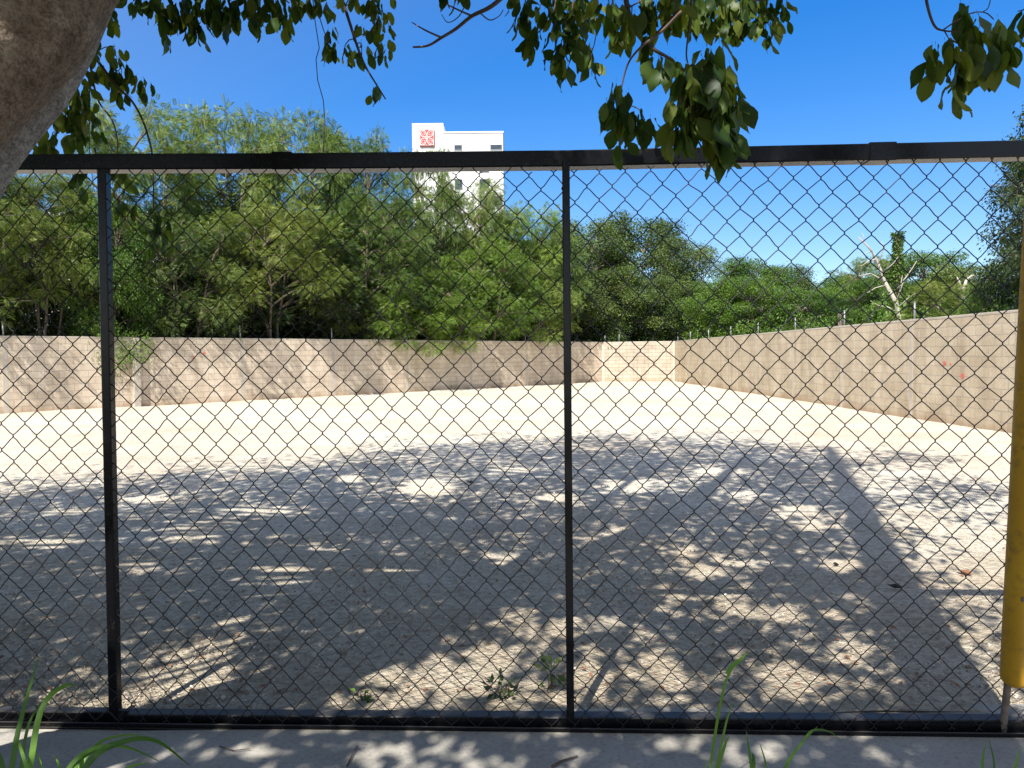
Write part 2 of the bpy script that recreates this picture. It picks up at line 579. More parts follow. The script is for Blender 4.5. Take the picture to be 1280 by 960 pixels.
tag(link('gravel_lot', lot(), M['gravel']), kind='structure')

# concrete strip in front of the gate
cs = MB()
cs.box(-9, 9, 2.05, 3.10, -.1, .035, .015)
tag(cs.build('pavement', M['concrete']), kind='structure')
cs = MB()
cs.box(-9, 9, 3.105, 3.27, -.1, .026, .01)
tag(cs.build('concrete_footing', M['concrete']), kind='structure')
vb_ = MB()
vb_.add([(-9, -6, .0), (9, -6, .0), (9, 2.06, .0), (-9, 2.06, .0)], [(0, 1, 2, 3)])
tag(vb_.build('verge', M['soil']), kind='structure')

# loose stones on the lot near the gate
def stones():
    import bmesh
    bm = bmesh.new(); bmesh.ops.create_icosphere(bm, subdivisions=1, radius=1)
    tv = [v.co[:] for v in bm.verts]; tf = [[v.index for v in f.verts] for f in bm.faces]; bm.free()
    N = 15000
    y = 3.27 + 6.5 * rng.random(N) ** 1.9
    x = rng.uniform(-.9, .9, N) * (y * .75 + .6)
    s = .0032 + .0085 * rng.random(N) ** 3
    P = np.stack([x, y, np.full(N, .02)], 1)
    q = rng.normal(0, 1, (N, 3)); Fr = frames(q, 1, rng)
    Fr = Fr * rng.uniform(.55, 1.2, (N, 1, 3))
    me = scatter('loose_gravel', tv, tf, P, Fr, s, rng.random(N))
    return me
mt, n_, p_, N_, l_ = new_mat('loose_stone')
a_ = N_('ShaderNodeAttribute'); a_.attribute_name = 'tint'
l_(ramp(n_, a_.outputs['Fac'], [(0, (.18, .14, .1)), (.45, (.38, .32, .24)), (1, (.66, .6, .5))], l_), p_.inputs['Base Color'])
p_.inputs['Roughness'].default_value = .95
tag(link('loose_gravel', stones(), mt), 'small pale stones scattered over the gravel just behind the gate', 'gravel', kind='stuff')

# ------------------------------------------------------------------ block walls
WH = 2.3


def block_wall(a, b, label, mat, posts, cols, marks=(), post_h=.42, pil=()):
    a, b = Vector(a), Vector(b)
    ln = (b - a).length
    rz = math.atan2(b.y - a.y, b.x - a.x)
    t = empty('block_wall', a, rz)
    tag(t, label, 'wall', 'block walls round the gravel lot')
    k = MB(); k.box(0, ln, -.075, .075, -.1, WH - .06); k.build('blockwork', mat, t)
    k = MB(); k.box(0, ln, -.079, .079, WH - .058, WH, .012); k.build('capping_beam', M['cap'], t)
    for s in cols:
        k = MB(); k.box(s - .075, s + .075, -.0785, .0785, -.1, WH - .062, .006); k.build('concrete_column', M['cap'], t)
    for s in pil:
        k = MB(); k.box(s - .11, s + .11, -.24, .078, -.1, WH - .03, .012); k.build('pilaster', M['cap'], t)
    for s in posts:
        k = MB()
        hgt = post_h * random.uniform(.9, 1.1); lean = random.uniform(-.02, .02)
        k.tube([(s, 0, WH - .05), (s + lean, 0, WH + hgt)], .024, 8)
        k.tube([(s + lean, 0, WH + hgt), (s + lean, 0, WH + hgt + .02)], .028, 8)
        k.build('post', M['galv'], t, True)
    for (s, z, r) in marks:
        k = MB()
        n = 14
        ring = [(s + r * (1 + random.uniform(-.25, .25)) * math.cos(6.283 * i / n), -.079, z + r * (1 + random.uniform(-.25, .25)) * math.sin(6.283 * i / n)) for i in range(n)]
        back = [(x, -.070, zz) for x, _, zz in ring]
        k.add(ring + back, [tuple(range(n))] + [(i, i + n, (i + 1) % n + n, (i + 1) % n) for i in range(n)])
        k.build('paint_mark', M['red_paint'], t)
    return t


def s_left(px, py):                                # distance along the left wall of a base-line pixel
    d = ray(px, py)
    n = Vector((dl.y, -dl.x, 0))
    p = EYE + d * ((LW0 - EYE).dot(n) / d.dot(n))
    return (p - LW0).dot(dl), p.z


lp = [s_left(x, 440)[0] for x in (301, 415, 507, 587, 657, 712)]
sp = 3.7
first = lp[0]
lcols = [first - sp * k for k in range(1, 5)] + lp
ma = [(*s_left(x, y), r) for x, y, r in ((241, 447, .045), (254, 441, .05))]
lw = block_wall(LW0, LW1, 'long tan block wall on the left streaked with slanting tree shadows', M['block'], [lp[0] - 2 * sp] + lp, lcols, ma,
                pil=[s_left(167, 440)[0]])
bw_len = (RW1 - LW1).length
bw = block_wall(LW1, RW1, 'short pale block wall closing the far end of the lot', M['block_pale'], [.2, 1.0], [.1, bw_len - .1])
rl = RW1.y - RW0.y
rp = [RW1.y - y for y in (43.0, 40, 36.3, 32.6, 29, 25.2, 21.5, 17.75, 14.0, 10.3, 6.6)]


def s_right(px, py):
    d = ray(px, py); t = RX / d.x
    p = EYE + d * t
    return RW1.y - p.y, p.z


mr = [(*s_right(x, y), r) for x, y, r in ((1185, 454, .055), (1193, 455, .03), (1208, 470, .06))]
rw = block_wall(RW1, RW0, 'tan block wall on the right running back from the yellow guard', M['block_right'], rp[:9], rp, mr)
rw.location.x += .0

# ------------------------------------------------------------------ sliding gate
GA, GB = G(0, 909, .03), G(1280, 924, .03)
gd = (GB - GA); gd.z = 0; gd.normalize()
gn = Vector((-gd.y, gd.x, 0))                     # away from the camera
GO = Vector((GA.x, GA.y, 0)) + gn * .03           # on the gate's front face


def FP(px, py, off=0.0):
    d = ray(px, py)
    o = GO + gn * off
    return EYE + d * ((o - EYE).dot(gn) / d.dot(gn))


gx0, gx1 = -1.35, 5.6                              # along gd from GO
gate = empty('sliding_gate', GO + gd * 2.1, 0)
tag(gate, 'black steel gate of chain-link panels spanning the whole view', 'gate')


def gpart(mb, name, mat, parent=gate, smooth=False):
    o = mb.build(name, mat, None, smooth)
    o.parent = parent
    o.matrix_parent_inverse = Matrix.Translation(gate.location).inverted()
    return o


top_pts = [FP(x, y) for x, y in ((60, 192), (400, 190.6), (706, 187.3), (1040, 180), (1278, 174.8))]
e0 = top_pts[0] + (top_pts[0] - top_pts[1]) * 2.2
e1 = top_pts[-1] + (top_pts[-1] - top_pts[-2]) * 1.8
TOP = [e0] + top_pts + [e1]
def top_z(s):
    ss = [(p - GO).dot(gd) for p in TOP]
    return float(np.interp(s, ss, [p.z for p in TOP]))
TR = .064
k = MB(); k.sweep(TOP, gn, 0, .078, -TR, 0, .005); gpart(k, 'top_rail', M['black'])
# weld sleeve where two lengths of the top rail meet
for px, wd in ((352, .08), (1104, .10)):
    s = (FP(px, 190) - GO).dot(gd)
    pp = [GO + gd * (s + t) + Vector((0, 0, top_z(s + t))) for t in (-wd / 2, wd / 2)]
    k = MB(); k.sweep(pp, gn, -.003, .081, -TR - .003, .004, .003); gpart(k, 'joint_sleeve', M['black'])

zb_top = FP(640, 896.5).z
STX = [(FP(126, 500).x, 119.5, 212, 133.5, 880), (0, 702.5, 206, 708.3, 890)]
sL0, sL1 = (FP(120, 225) - GO).dot(gd), (FP(134, 880) - GO).dot(gd)
sM0, sM1 = (FP(702.7, 220) - GO).dot(gd), (FP(708.3, 880) - GO).dot(gd)
sL = (sL0 + sL1) / 2; sM = (sM0 + sM1) / 2
STW = .034


def bar(s0, s1, wd, z0, z1, d0=0.006, d1=.042):
    k = MB()
    side = gd
    prof = [(0, d0), (wd, d0), (wd, d1), (0, d1)]
    b = .004
    prof = [(b, d0), (wd - b, d0), (wd, d0 + b), (wd, d1 - b), (wd - b, d1), (b, d1), (0, d1 - b), (0, d0 + b)]
    v = []
    for s, z in ((s0, z1), (s1, z0)):
        for a, c in prof:
            p = GO + gd * (s + a) + gn * c
            v.append((p.x, p.y, z))
    n = len(prof)
    k.add(v, [(i, (i + 1) % n, n + (i + 1) % n, n + i) for i in range(n)] + [tuple(range(n))[::-1], tuple(range(n, 2 * n))])
    return k


gpart(bar(sL0, sL1, .038, zb_top - .05, top_z(sL) - TR, .004, .046), 'stile', M['black'])
gpart(bar(sM0, sM1, .030, zb_top, top_z(sM) - TR + .02, -.004, .036), 'stile', M['black'])
gpart(bar(gx1 - .9, gx1 - .9, .034, zb_top, top_z(gx1 - .9) - TR), 'stile', M['black'])
gpart(bar(gx0 + .12, gx0 + .12, .034, zb_top, top_z(gx0 + .12) - TR), 'stile', M['black'])
# bottom rails: the leaf on the right of the first stile, and the narrower one on its left
zr = lambda px, py: FP(px, py).z
p0, p1 = GO + gd * (sL1 + .045), GO + gd * gx1
k = MB(); k.sweep([Vector((p0.x, p0.y, zr(160, 893.5))), Vector((p1.x, p1.y, zr(1240, 898.5)))], gn, 0, .062, -.055, 0, .004)
gpart(k, 'bottom_rail', M['black'])
p0, p1 = GO + gd * gx0 + gn * .012, GO + gd * (sL1 - .001) + gn * .012
k = MB(); k.sweep([Vector((p0.x, p0.y, zr(0, 891))), Vector((p1.x, p1.y, zr(134, 892)))], gn, 0, .05, -.062, 0, .004)
gpart(k, 'bottom_rail', M['black'])
# corner gusset where they meet
k = MB()
q = [FP(147, 888, -.004), FP(160, 889, -.004), FP(149, 909, -.004), FP(143, 909, -.004)]
k.add([*q] + [p + gn * .02 for p in q], [(0, 3, 2, 1), (4, 5, 6, 7), (0, 1, 5, 4), (1, 2, 6, 5), (2, 3, 7, 6), (3, 0, 4, 7)])
gpart(k, 'corner_gusset', M['black'])

P_, V_ = .1005, .1085                             # mesh diamond width, height


def chain(s0, s1, z0, z1f, off, seed):
    rg = np.random.default_rng(seed)
    verts, faces = [], []
    hp, hv = P_ / 2, V_ / 2
    nw = int(round((s1 - s0) / hp)) + 1; hp = (s1 - s0) / (nw - 1)
    sides, r = 5, .0022
    nrow = int((2.6 - z0) / hv) + 2
    # one shared jitter per knuckle so neighbouring wires stay hooked
    jx = rg.normal(0, .0013, (nw + 3, nrow + 1)); jz = rg.normal(0, .0017, (nw + 3, nrow + 1))
    base = 0
    for kx in range(nw - 1):
        pts = []
        for r_ in range(nrow):
            col = kx + ((kx + r_) % 2)
            x = s0 + col * hp + jx[col, r_]; z = z0 + r_ * hv + jz[col, r_]
            x += .012 * math.sin(z * 2.1 + s0 * 3) + .006 * math.sin(x * 3.1 + z * 4)
            z += .01 * math.sin(x * 1.9 + 1) + .004 * math.sin(x * 5.3 + z * 2)
            out = 1 if (kx + r_) % 2 else -1
            dep = .004 * math.sin(x * 2.3) * math.sin(z * 1.7)
            dep += off + .018 * min(1.0, max(0.0, (z - .1) / .3))
            # rounded knuckle, passing in front of one neighbour and behind the other
            pts += [(x - out * .0125, z - .0140, dep - .0012 * out), (x - out * .0022, z - .0062, dep - .0022 * out), (x + out * .0012, z, dep),
                    (x - out * .0022, z + .0062, dep + .0022 * out), (x - out * .0125, z + .0140, dep + .0012 * out)]
        zt = z1f(s0 + kx * hp) - .002
        pts = [p for p in pts if p[1] <= zt]
        if len(pts) < 4: continue
        A = np.array(pts)
        T = np.gradient(A, axis=0); T /= np.linalg.norm(T, axis=1, keepdims=True)
        N1 = np.cross(T, [0, 0, 1.0]); N1 /= np.linalg.norm(N1, axis=1, keepdims=True) + 1e-9
        N2 = np.cross(T, N1)
        ang = np.arange(sides) * 2 * np.pi / sides
        ring = A[:, None, :] + r * (N1[:, None, :] * np.cos(ang)[None, :, None] + N2[:, None, :] * np.sin(ang)[None, :, None])
        verts.append(ring.reshape(-1, 3))
        n = len(A)
        i = (np.arange(n - 1)[:, None] * sides + np.arange(sides)[None, :])
        j = (np.arange(n - 1)[:, None] * sides + (np.arange(sides)[None, :] + 1) % sides)
        faces.append(np.stack([i, j, j + sides, i + sides], -1).reshape(-1, 4) + base)
        base += n * sides
    A = np.concatenate(verts)
    W = np.array(GO)[None, :] + A[:, :1] * np.array(gd)[None, :] + A[:, 2:3] * np.array(gn)[None, :]
    W[:, 2] = A[:, 1]
    Fc = np.concatenate(faces)
    me = np_mesh('chain_link_mesh', W, Fc.ravel(), np.full(len(Fc), 4))
    me.polygons.foreach_set('use_smooth', [True] * len(me.polygons))
    o = link('chain_link_mesh', me, M['wire'])
    o.parent = gate
    o.matrix_parent_inverse = Matrix.Translation(gate.location).inverted()


zt = lambda s: top_z(s) - TR + .012
zm = FP(640, 905, -.004).z
chain(gx0 + .14, sL0 + .022, zm - .02, zt, -.006, 1)
chain(sL0 + .018, sM0 + .02, zm, zt, -.006, 2)
chain(sM0 + .010, gx1 - .88, zm, zt, -.006, 3)

# guide track bolted to the footing
tr = empty('gate_track', GO + gd * 2.1, math.atan2(gd.y, gd.x))
tag(tr, 'black steel guide track on the concrete under the gate', 'track')
k = MB(); k.box(-3.3, 3.4, -.035, .075, .026, .034, .002); k.build('base_plate', M['black'], tr)
k = MB(); k.tube([(-3.3, .03, .040), (3.4, .03, .040)], .011, 10); k.build('guide_rail', M['black'], tr, True)
k = MB(); k.box(-3.3, 3.4, -.030, -.022, .0342, .052, .002); k.build('track_lip', M['black'], tr)

# ------------------------------------------------------------------ utility pole (out of frame) and its guy
PB = Vector((1.20, 1.32, 0))
up_ = empty('utility_pole', PB)
tag(up_, 'tapering concrete utility pole beside the pavement', 'pole')
k = MB()
k.tube([(0, 0, -.2), (0, 0, 4.5), (0, 0, 9.5), (0, 0, 14.1)], [.185, .16, .13, .085], 16)
k.build('shaft', M['pole'], up_, True)
k = MB(); k.tube([(0, 0, 8.3), (0, 0, 8.42)], .148, 16); k.build('band', M['galv'], up_, True)

gl = Vector((1.972, 3.0, 0.02))
g_top = PB + Vector((0, 0, 8.36))
gdir = (g_top - gl).normalized()
guy = empty('guy_wire', gl)
tag(guy, 'leaning guy wire in a yellow plastic guard at the right edge', 'guy wire')
k = MB(); k.tube([gdir * -.15 + Vector((-.04, 0, 0)), gdir * .05 + Vector((-.036, 0, 0)), gdir * .3 + Vector((-.024, 0, 0)), gdir * .45 + Vector((-.012, 0, 0))], .0135, 8); k.build('anchor_rod', M['rust'], guy, True)
k = MB(); k.tube([gdir * .3, gdir * ((g_top - gl).length - .05)], .005, 6); k.build('cable', M['galv'], guy, True)
k = MB()
zz, rr = [], []
for i in range(7):
    a = math.pi / 2 * i / 6
    zz.append(.235 + .035 * (1 - math.cos(a))); rr.append(.052 * max(.35, math.sin(a) ** .6))
zz += [.5, 1.0, 1.5, 2.0, 2.5, 2.6]; rr += [.053, .053, .054, .053, .053, .05]
k.tube([gdir * z for z in zz], rr, 20)
k.build('guard_sleeve', M['yellow'], guy, True)
for z in (.62, 1.35, 2.1):
    k = MB(); c = gdir * z
    k.tube([c - gdir * .008 + Vector((-.02, -.0505, 0)), c + gdir * .008 + Vector((-.02, -.0505, 0))], .008, 8)
    k.build('bolt', M['rust'], guy)

# ------------------------------------------------------------------ background trees
def tree_proto(kind, seed):
    """unit tree: height 10, crown radius about 3.4; returns trunk mesh and crown mesh"""
    rg = np.random.default_rng(seed)
    rd = random.Random(seed)
    tk = MB()
    umb = kind == 'umbrella'
    feather = kind in ('feather', 'umbrella')
    nst = 3 if feather else 2
    tips, clumps = [], []
    K = 48 if feather else 50
    stems = []
    for s in range(nst):
        a = 6.283 * (s + rd.random() * .7) / nst
        lean = rd.uniform(.6, 1.7) if feather else rd.uniform(.3, 1.0)
        pts = []
        for t in np.linspace(0, 1, 9):
            z = 7.8 * t
            rad = lean * t ** 1.3
            wob = .22 * math.sin(t * 9 + a * 3)
            pts.append(Vector((math.cos(a) * rad + wob * math.sin(a) + .12 * math.cos(a), math.sin(a) * rad + wob * math.cos(a) + .12 * math.sin(a), z - .2)))
        r0 = rd.uniform(.10, .17)
        tk.tube(pts, [r0 * (1 - .82 * t) for t in np.linspace(0, 1, 9)], 7)
        stems.append(pts)
    for i in range(K):
        u = (i + .5) / K
        if umb:
            z = 5.0 + 4.7 * u ** .9
            rmax = 3.3 * math.sqrt(max(.06, 1 - ((z - 6.6) / 3.6) ** 2))
            pr = rd.uniform(.6, 1.05) * (1.15 - .3 * u)
        elif feather:
            z = 3.7 + 5.9 * u ** .85
            rmax = 3.3 * math.sqrt(max(.06, 1 - ((z - 6.3) / 4.0) ** 2))
            pr = rd.uniform(.62, 1.1) * (1.15 - .35 * u)
        else:
            z = 1.6 + 8.0 * u ** .9
            rmax = 3.3 * math.sqrt(max(.04, 1 - ((z - 5.2) / 5.0) ** 2))
            pr = rd.uniform(.75, 1.3) * (1.1 - .25 * u)
        a = i * 2.39996 + rd.uniform(-.5, .5)
        rr_ = rmax * rd.uniform(.35, 1.0) ** .7
        c = Vector((math.cos(a) * rr_, math.sin(a) * rr_, z + rd.uniform(-.3, .3)))
        c.z = min(c.z, 9.75 - pr * .4)
        clumps.append((c, pr))
        st = min(stems, key=lambda p: min((q - c).length for q in p))
        q = min((q for q in st[2:] if q.z < c.z + .2), key=lambda q: (q - c).length + .6 * abs(c.z - 1.0 - q.z), default=st[2])
        mid = q.lerp(c, .5) + Vector((rd.uniform(-.2, .2), rd.uniform(-.2, .2), .25))
        tk.tube([q, q.lerp(mid, .6) + Vector((0, 0, .06)), mid, mid.lerp(c, .6), c + Vector((0, 0, .2))], [.05, .04, .032, .022, .01], 5, False)
        for _ in range(3):                         # twigs inside the clump
            e = c + Vector((rd.gauss(0, pr * .6), rd.gauss(0, pr * .6), rd.gauss(.1, pr * .35)))
            tk.tube([mid.lerp(c, .7), c.lerp(e, .5) + Vector((0, 0, .08)), e], [.018, .012, .006], 4, False)
    P, D, T, S = [], [], [], []
    for c, pr in clumps:
        n = int((230 if feather else 1000) * pr ** 1.7)
        g = rg.normal(0, 1, (n, 3)); g /= np.linalg.norm(g, axis=1, keepdims=True)
        rad = rg.random(n) ** .38
        off = g * rad[:, None] * np.array([pr, pr, pr * (.5 if feather else .62)])
        # ragged edge: a few stray shoots
        off *= (1 + .55 * (rg.random(n)[:, None] ** 5))
        p = np.array(c) + off
        d = g * np.array([1, 1, .4]) + np.array([0, 0, -.25 if feather else -.35]) + rg.normal(0, .35, (n, 3))
        if feather:
            d[:, 2] += np.where(rg.random(n) < .2, .5, 0)
        P.append(p); D.append(d)
        ct = rg.normal(0, .1)
        T.append(np.clip(.48 + ct + rg.normal(0, .16, n), 0, 1))
        S.append(rg.uniform(.19, .33, n) if feather else rg.uniform(.1, .18, n))
    P, D, T, S = map(np.concatenate, (P, D, T, S))
    tv, tf = (PIN_V, PIN_F) if feather else (SIMP_V, SIMP_F)
    crown = scatter('crown', tv, tf, P, frames(D, .5, rg), S, T)
    return tk.mesh('trunk', True), crown


PROTO = {'feather': [tree_proto('feather', 11 + i) for i in range(5)], 'broad': [tree_proto('broad', 31 + i) for i in range(4)], 'umbrella': [tree_proto('umbrella', 51 + i) for i in range(4)]}


def coloured(mesh, mat, cache={}):
    key = (mesh.name, mat.name)
    if key not in cache:
        c = mesh.copy(); c.materials.clear(); c.materials.append(mat); cache[key] = c
    return cache[key]


def yh(px):
    return 445 - .0105 * (px - 640)


def left_depth(px):
    d = ray(px, 440); n = Vector((dl.y, -dl.x, 0))
    return (d * ((LW0 - EYE).dot(n) / d.dot(n))).y


tree_n = 0


def tree(px, ytop, depth, wpx, kind, mat, label, group=None, name='tree'):
    global tree_n
    tree_n += 1
    b = at(px, 445, depth); b.z = 0
    hgt = H + (yh(px) - ytop) / FPX * depth
    wid = wpx / FPX * depth
    tm, cm = PROTO[kind][tree_n % len(PROTO[kind])]
    o = empty(name, b, random.uniform(0, 6.28))
    sx = wid / 6.9
    o.scale = (sx, sx, hgt / 10.0)
    tag(o, label, 'tree', group)
    t = link('trunk', coloured(tm, M['bg_bark']), None, o)
    c = link('crown', coloured(cm, M[mat]), None, o)
    return o


LDp = left_depth
gL = 'feathery trees behind the left wall'
lt = [
    (-150, 170, 3.0, 260, 'feather', 'feather', 'unseen feathery tree behind the wall, beyond the left edge of the gate'),  # out of view, added for the shadow streaks it casts on the wall
    (-30, 196, 1.3, 200, 'feather', 'feather_yellow', 'yellow-green feathery tree at the far left behind the leaning limb'),
    (62, 214, 1.3, 150, 'umbrella', 'feather_yellow', 'airy tree with twisted pale stems left of the first gate stile'),
    (140, 250, .8, 120, 'broad', 'vine', 'low green tree rising behind the wall pilaster'),
    (180, 134, 4.5, 190, 'feather', 'feather', 'tall soft feathery tree just right of the first gate stile'),
    (232, 272, 1.1, 150, 'feather', 'broad', 'shorter shaded tree between two tall feathery trees, above the red wall marks'),
    (290, 131, 5.5, 150, 'feather', 'feather', 'tall feathery tree whose top stands highest left of centre'),
    (345, 255, .9, 170, 'umbrella', 'feather_yellow', 'yellowish spreading tree below the blue gap in the foliage'),
    (385, 136, 5.0, 140, 'feather', 'feather', 'tall slim feathery tree with bare branching stems, right of the blue gap'),
    (448, 160, 4.2, 120, 'feather', 'feather', 'feathery tree in the dip left of the white tower'),
    (470, 240, .8, 140, 'umbrella', 'feather', 'mid-height feathery tree left below the white tower'),
    (536, 180, 4.6, 90, 'feather', 'feather', 'feathery tree rising in front of the red tower sign'),
    (505, 338, .6, 120, 'feather', 'feather_bright', 'bright fresh-green bushy tree leaning on the left wall'),
    (596, 226, 4.0, 110, 'feather', 'feather', 'feathery tree veiling the right half of the white tower'),
    (610, 300, .8, 120, 'feather', 'feather_bright', 'low bright feathery tree below the white tower'),
    (652, 255, 3.0, 110, 'feather', 'feather_bright', 'light green feathery tree just right of the white tower'),
    (110, 300, 2.4, 130, 'feather', 'broad_dark', 'low spreading tree just left of the pilaster behind the wall'),  # low trees from here: dark leaf colour puts the crowns' shade into this band
    (290, 305, 2.4, 140, 'feather', 'broad_dark', 'low leafy tree between the shaded tree and the yellowish spreading tree'),
    (405, 300, 2.4, 140, 'feather', 'broad_dark', 'low leafy tree at the foot of the tall slim tree'),
    (450, 335, 1.6, 100, 'feather', 'broad', 'small bushy tree just left of the bright fresh-green one'),
    (560, 335, .9, 110, 'feather', 'feather_bright', 'small bushy tree just right of the bright fresh-green one'),
    (665, 330, .9, 110, 'feather', 'feather', 'small bushy tree at the far end of the left wall'),
    (690, 285, 1.4, 90, 'feather', 'feather', 'feathery tree directly left of the middle gate stile'),
]
for px, yt, off, wd, kd, mt_, lb in lt:
    tree(px, yt, LDp(px) + off, wd, kd, mt_, lb, gL)
# a dark second row that closes the view between the stems
lb2 = ['dark tree in the second row behind the yellow-green tree at far left', 'dark tree in the second row behind the wall pilaster',
       'dark tree in the second row below the tall left feathery tree', 'dark tree in the second row behind the yellowish spreading tree',
       'dark tree in the second row left of the bright bushy tree', 'dark tree in the second row behind the bright bushy tree',
       'dark tree in the second row below the white tower', 'dark tree in the second row left of the middle gate stile']
for i, (px, yt) in enumerate(((-60, 235), (70, 265), (200, 255), (300, 250), (400, 275), (490, 270), (580, 290), (670, 300))):
    tree(px, yt, LDp(px) + 7.5, 190, 'broad', 'broad_dark', lb2[i], 'dark second row of trees')
for px, yt, d, wd, mt_, lb in (
    (735, 274, 50, 130, 'broad', 'olive rounded tree just right of the middle gate stile'),
    (798, 266, 53, 150, 'broad', 'largest rounded dark tree above the far wall'),
    (852, 298, 51, 100, 'broad', 'dark sloping tree at the right shoulder of the rounded grove'),
    (770, 335, 47.5, 120, 'broad', 'lower olive tree in front of the rounded grove'),
    (832, 345, 48, 100, 'broad', 'lower shaded tree above the far corner of the lot'),
    (905, 346, 44, 110, 'vine', 'bright vine-green tree just right of the far corner'),
    (950, 346, 42, 110, 'vine', 'fresh green leafy tree above the fifth right-wall post from the far corner'),
    (935, 322, 75, 110, 'vine', 'distant tree whose round top shows above the fresh green trees'),
    (975, 330, 80, 90, 'broad', 'distant dark tree where the skyline dips on the right'),
    (1030, 342, 82, 120, 'vine', 'distant low dark tree left of the bleached dead tree'),
    (1060, 352, 55, 120, 'vine', 'dark low tree behind the small fan palm'),
    (1092, 318, 62, 110, 'feather', 'thin see-through tree behind the bleached dead branches'),
    (1160, 314, 58, 130, 'vine', 'green tree right of the vine-covered stump'),
    (1215, 326, 52, 130, 'broad', 'grey-green tree left of the big dark tree at right'),
    (1175, 352, 30, 110, 'feather_yellow', 'yellow-green scrub tree leaning over the right wall'),
    (1120, 372, 32, 90, 'vine', 'low green scrub tree at the foot of the dead tree'),
    (1010, 362, 40, 110, 'vine', 'low leafy tree above the sixth right-wall post from the far corner'),
    (1238, 345, 21, 80, 'feather_bright', 'soft green tree under the big dark tree at right'),
):
    kd = 'feather' if mt_.startswith('feather') else 'broad'
    tree(px, yt, d, wd, kd, mt_, lb, 'trees beyond the far and right walls')
o = tree(1350, 118, 17.5, 190, 'broad', 'broad_dark', 'big dark tree rising at the right edge behind the wall')
tree(1362, 150, 16, 200, 'feather', 'broad_dark', 'dense dark tree just outside the right edge behind the wall')

# dead tree
db = at(1132, 445, 30); db.z = 0
dt = empty('dead_tree', db)
tag(dt, 'bleached leafless dead tree with pale branches above the right wall', 'tree')
def dp(px, py, dd=0): return at(px, py, 30 + dd) - db
k = MB(); k.tube([(0, 0, -.2), dp(1128, 420), dp(1120, 378), dp(1106, 352)], [.13, .115, .09, .065], 8); k.build('trunk', M['deadwood'], dt, True)
for pl, r0 in (([(1106, 352), (1098, 330), (1090, 314), (1080, 303), (1072, 296)], .11), ([(1112, 362), (1100, 348), (1088, 342), (1074, 345)], .08),
               ([(1098, 330), (1104, 312), (1102, 302)], .05), ([(1120, 378), (1130, 350), (1140, 336), (1146, 326)], .06),
               ([(1104, 340), (1116, 330), (1122, 322)], .05), ([(1095, 324), (1086, 326), (1078, 332), (1070, 333)], .05), ([(1124, 392), (1110, 384), (1098, 382), (1088, 376)], .06), ([(1122, 385), (1136, 372), (1146, 366)], .05), ([(1116, 366), (1126, 356), (1128, 344)], .05), ([(1090, 314), (1083, 316), (1074, 320)], .04), ([(1080, 303), (1080, 296), (1077, 290)], .03), ([(1108, 356), (1094, 360), (1084, 366)], .05)):
    k = MB(); k.tube([dp(x, y, random.uniform(-.3, .3)) for x, y in pl], list(np.linspace(r0 * .6, r0 * .2, len(pl))), 6); k.build('branch', M['deadwood'], dt, True)
db2 = at(1208, 445, 34); db2.z = 0
dt2 = empty('dead_snag', db2)
tag(dt2, 'short bleached snag poking from the scrub left of the big dark tree', 'tree')
def dq(px, py): return at(px, py, 34) - db2
k = MB(); k.tube([(0, 0, -.2), dq(1206, 400), dq(1203, 365), dq(1208, 350)], [.14, .12, .09, .06], 8); k.build('trunk', M['deadwood'], dt2, True)
for pl in (((1203, 365), (1199, 352), (1196, 346)), ((1208, 350), (1214, 345), (1221, 343))):
    k = MB(); k.tube([dq(x, y) for x, y in pl], [.06, .045, .02], 6); k.build('branch', M['deadwood'], dt2, True)


def leaf_cloud(name, C, Rr, n, mat, size, parent, kind='simp', seed=3, droop=-.4):
    rg = np.random.default_rng(seed)
    g = rg.normal(0, 1, (n, 3)); g /= np.linalg.norm(g, axis=1, keepdims=True)
    p = np.array(C) + g * (rg.random(n) ** .5)[:, None] * np.array(Rr)
    d = g + np.array([0, 0, droop]) + rg.normal(0, .4, (n, 3))
    me = scatter(name, SIMP_V if kind == 'simp' else PIN_V, SIMP_F if kind == 'simp' else PIN_F, p, frames(d, .6, rg), rg.uniform(.7, 1.3, n) * size, np.clip(rg.normal(.5, .18, n), 0, 1))
    return link(name, me, mat, parent)


# vine-wrapped stump
vb0 = at(1121, 445, 31); vb0.z = 0
vt = empty('vine_stump', vb0)
tag(vt, 'bare upright stump wrapped in green vines beside the dead tree', 'tree')
vh = H + (yh(1121) - 292) / FPX * 31
k = MB(); k.tube([(0, 0, -.2), (.05, 0, vh * .5), (0, 0, vh - .1)], [.2, .15, .1], 8); k.build('trunk', M['bg_bark'], vt, True)
vn = np.random.default_rng(12)
vz = vn.random(4200) ** .8 * (vh + .05)
va_ = vn.uniform(0, 6.283, 4200); vr_ = .12 + .13 * vn.random(4200) ** 2 + .05 * np.sin(vz * 3) + .5 * np.clip(1 - vz / (vh * .62), 0, 1)
vp = np.stack([np.cos(va_) * vr_, np.sin(va_) * vr_, vz], 1)
link('vine', scatter('vine', SIMP_V, SIMP_F, vp, frames(vp * np.array([1, 1, 0]) + vn.normal(0, .15, vp.shape) + np.array([0, 0, -.15]), .6, vn), vn.uniform(.08, .14, 4200), np.clip(vn.normal(.5, .18, 4200), 0, 1)), M['vine'], vt)

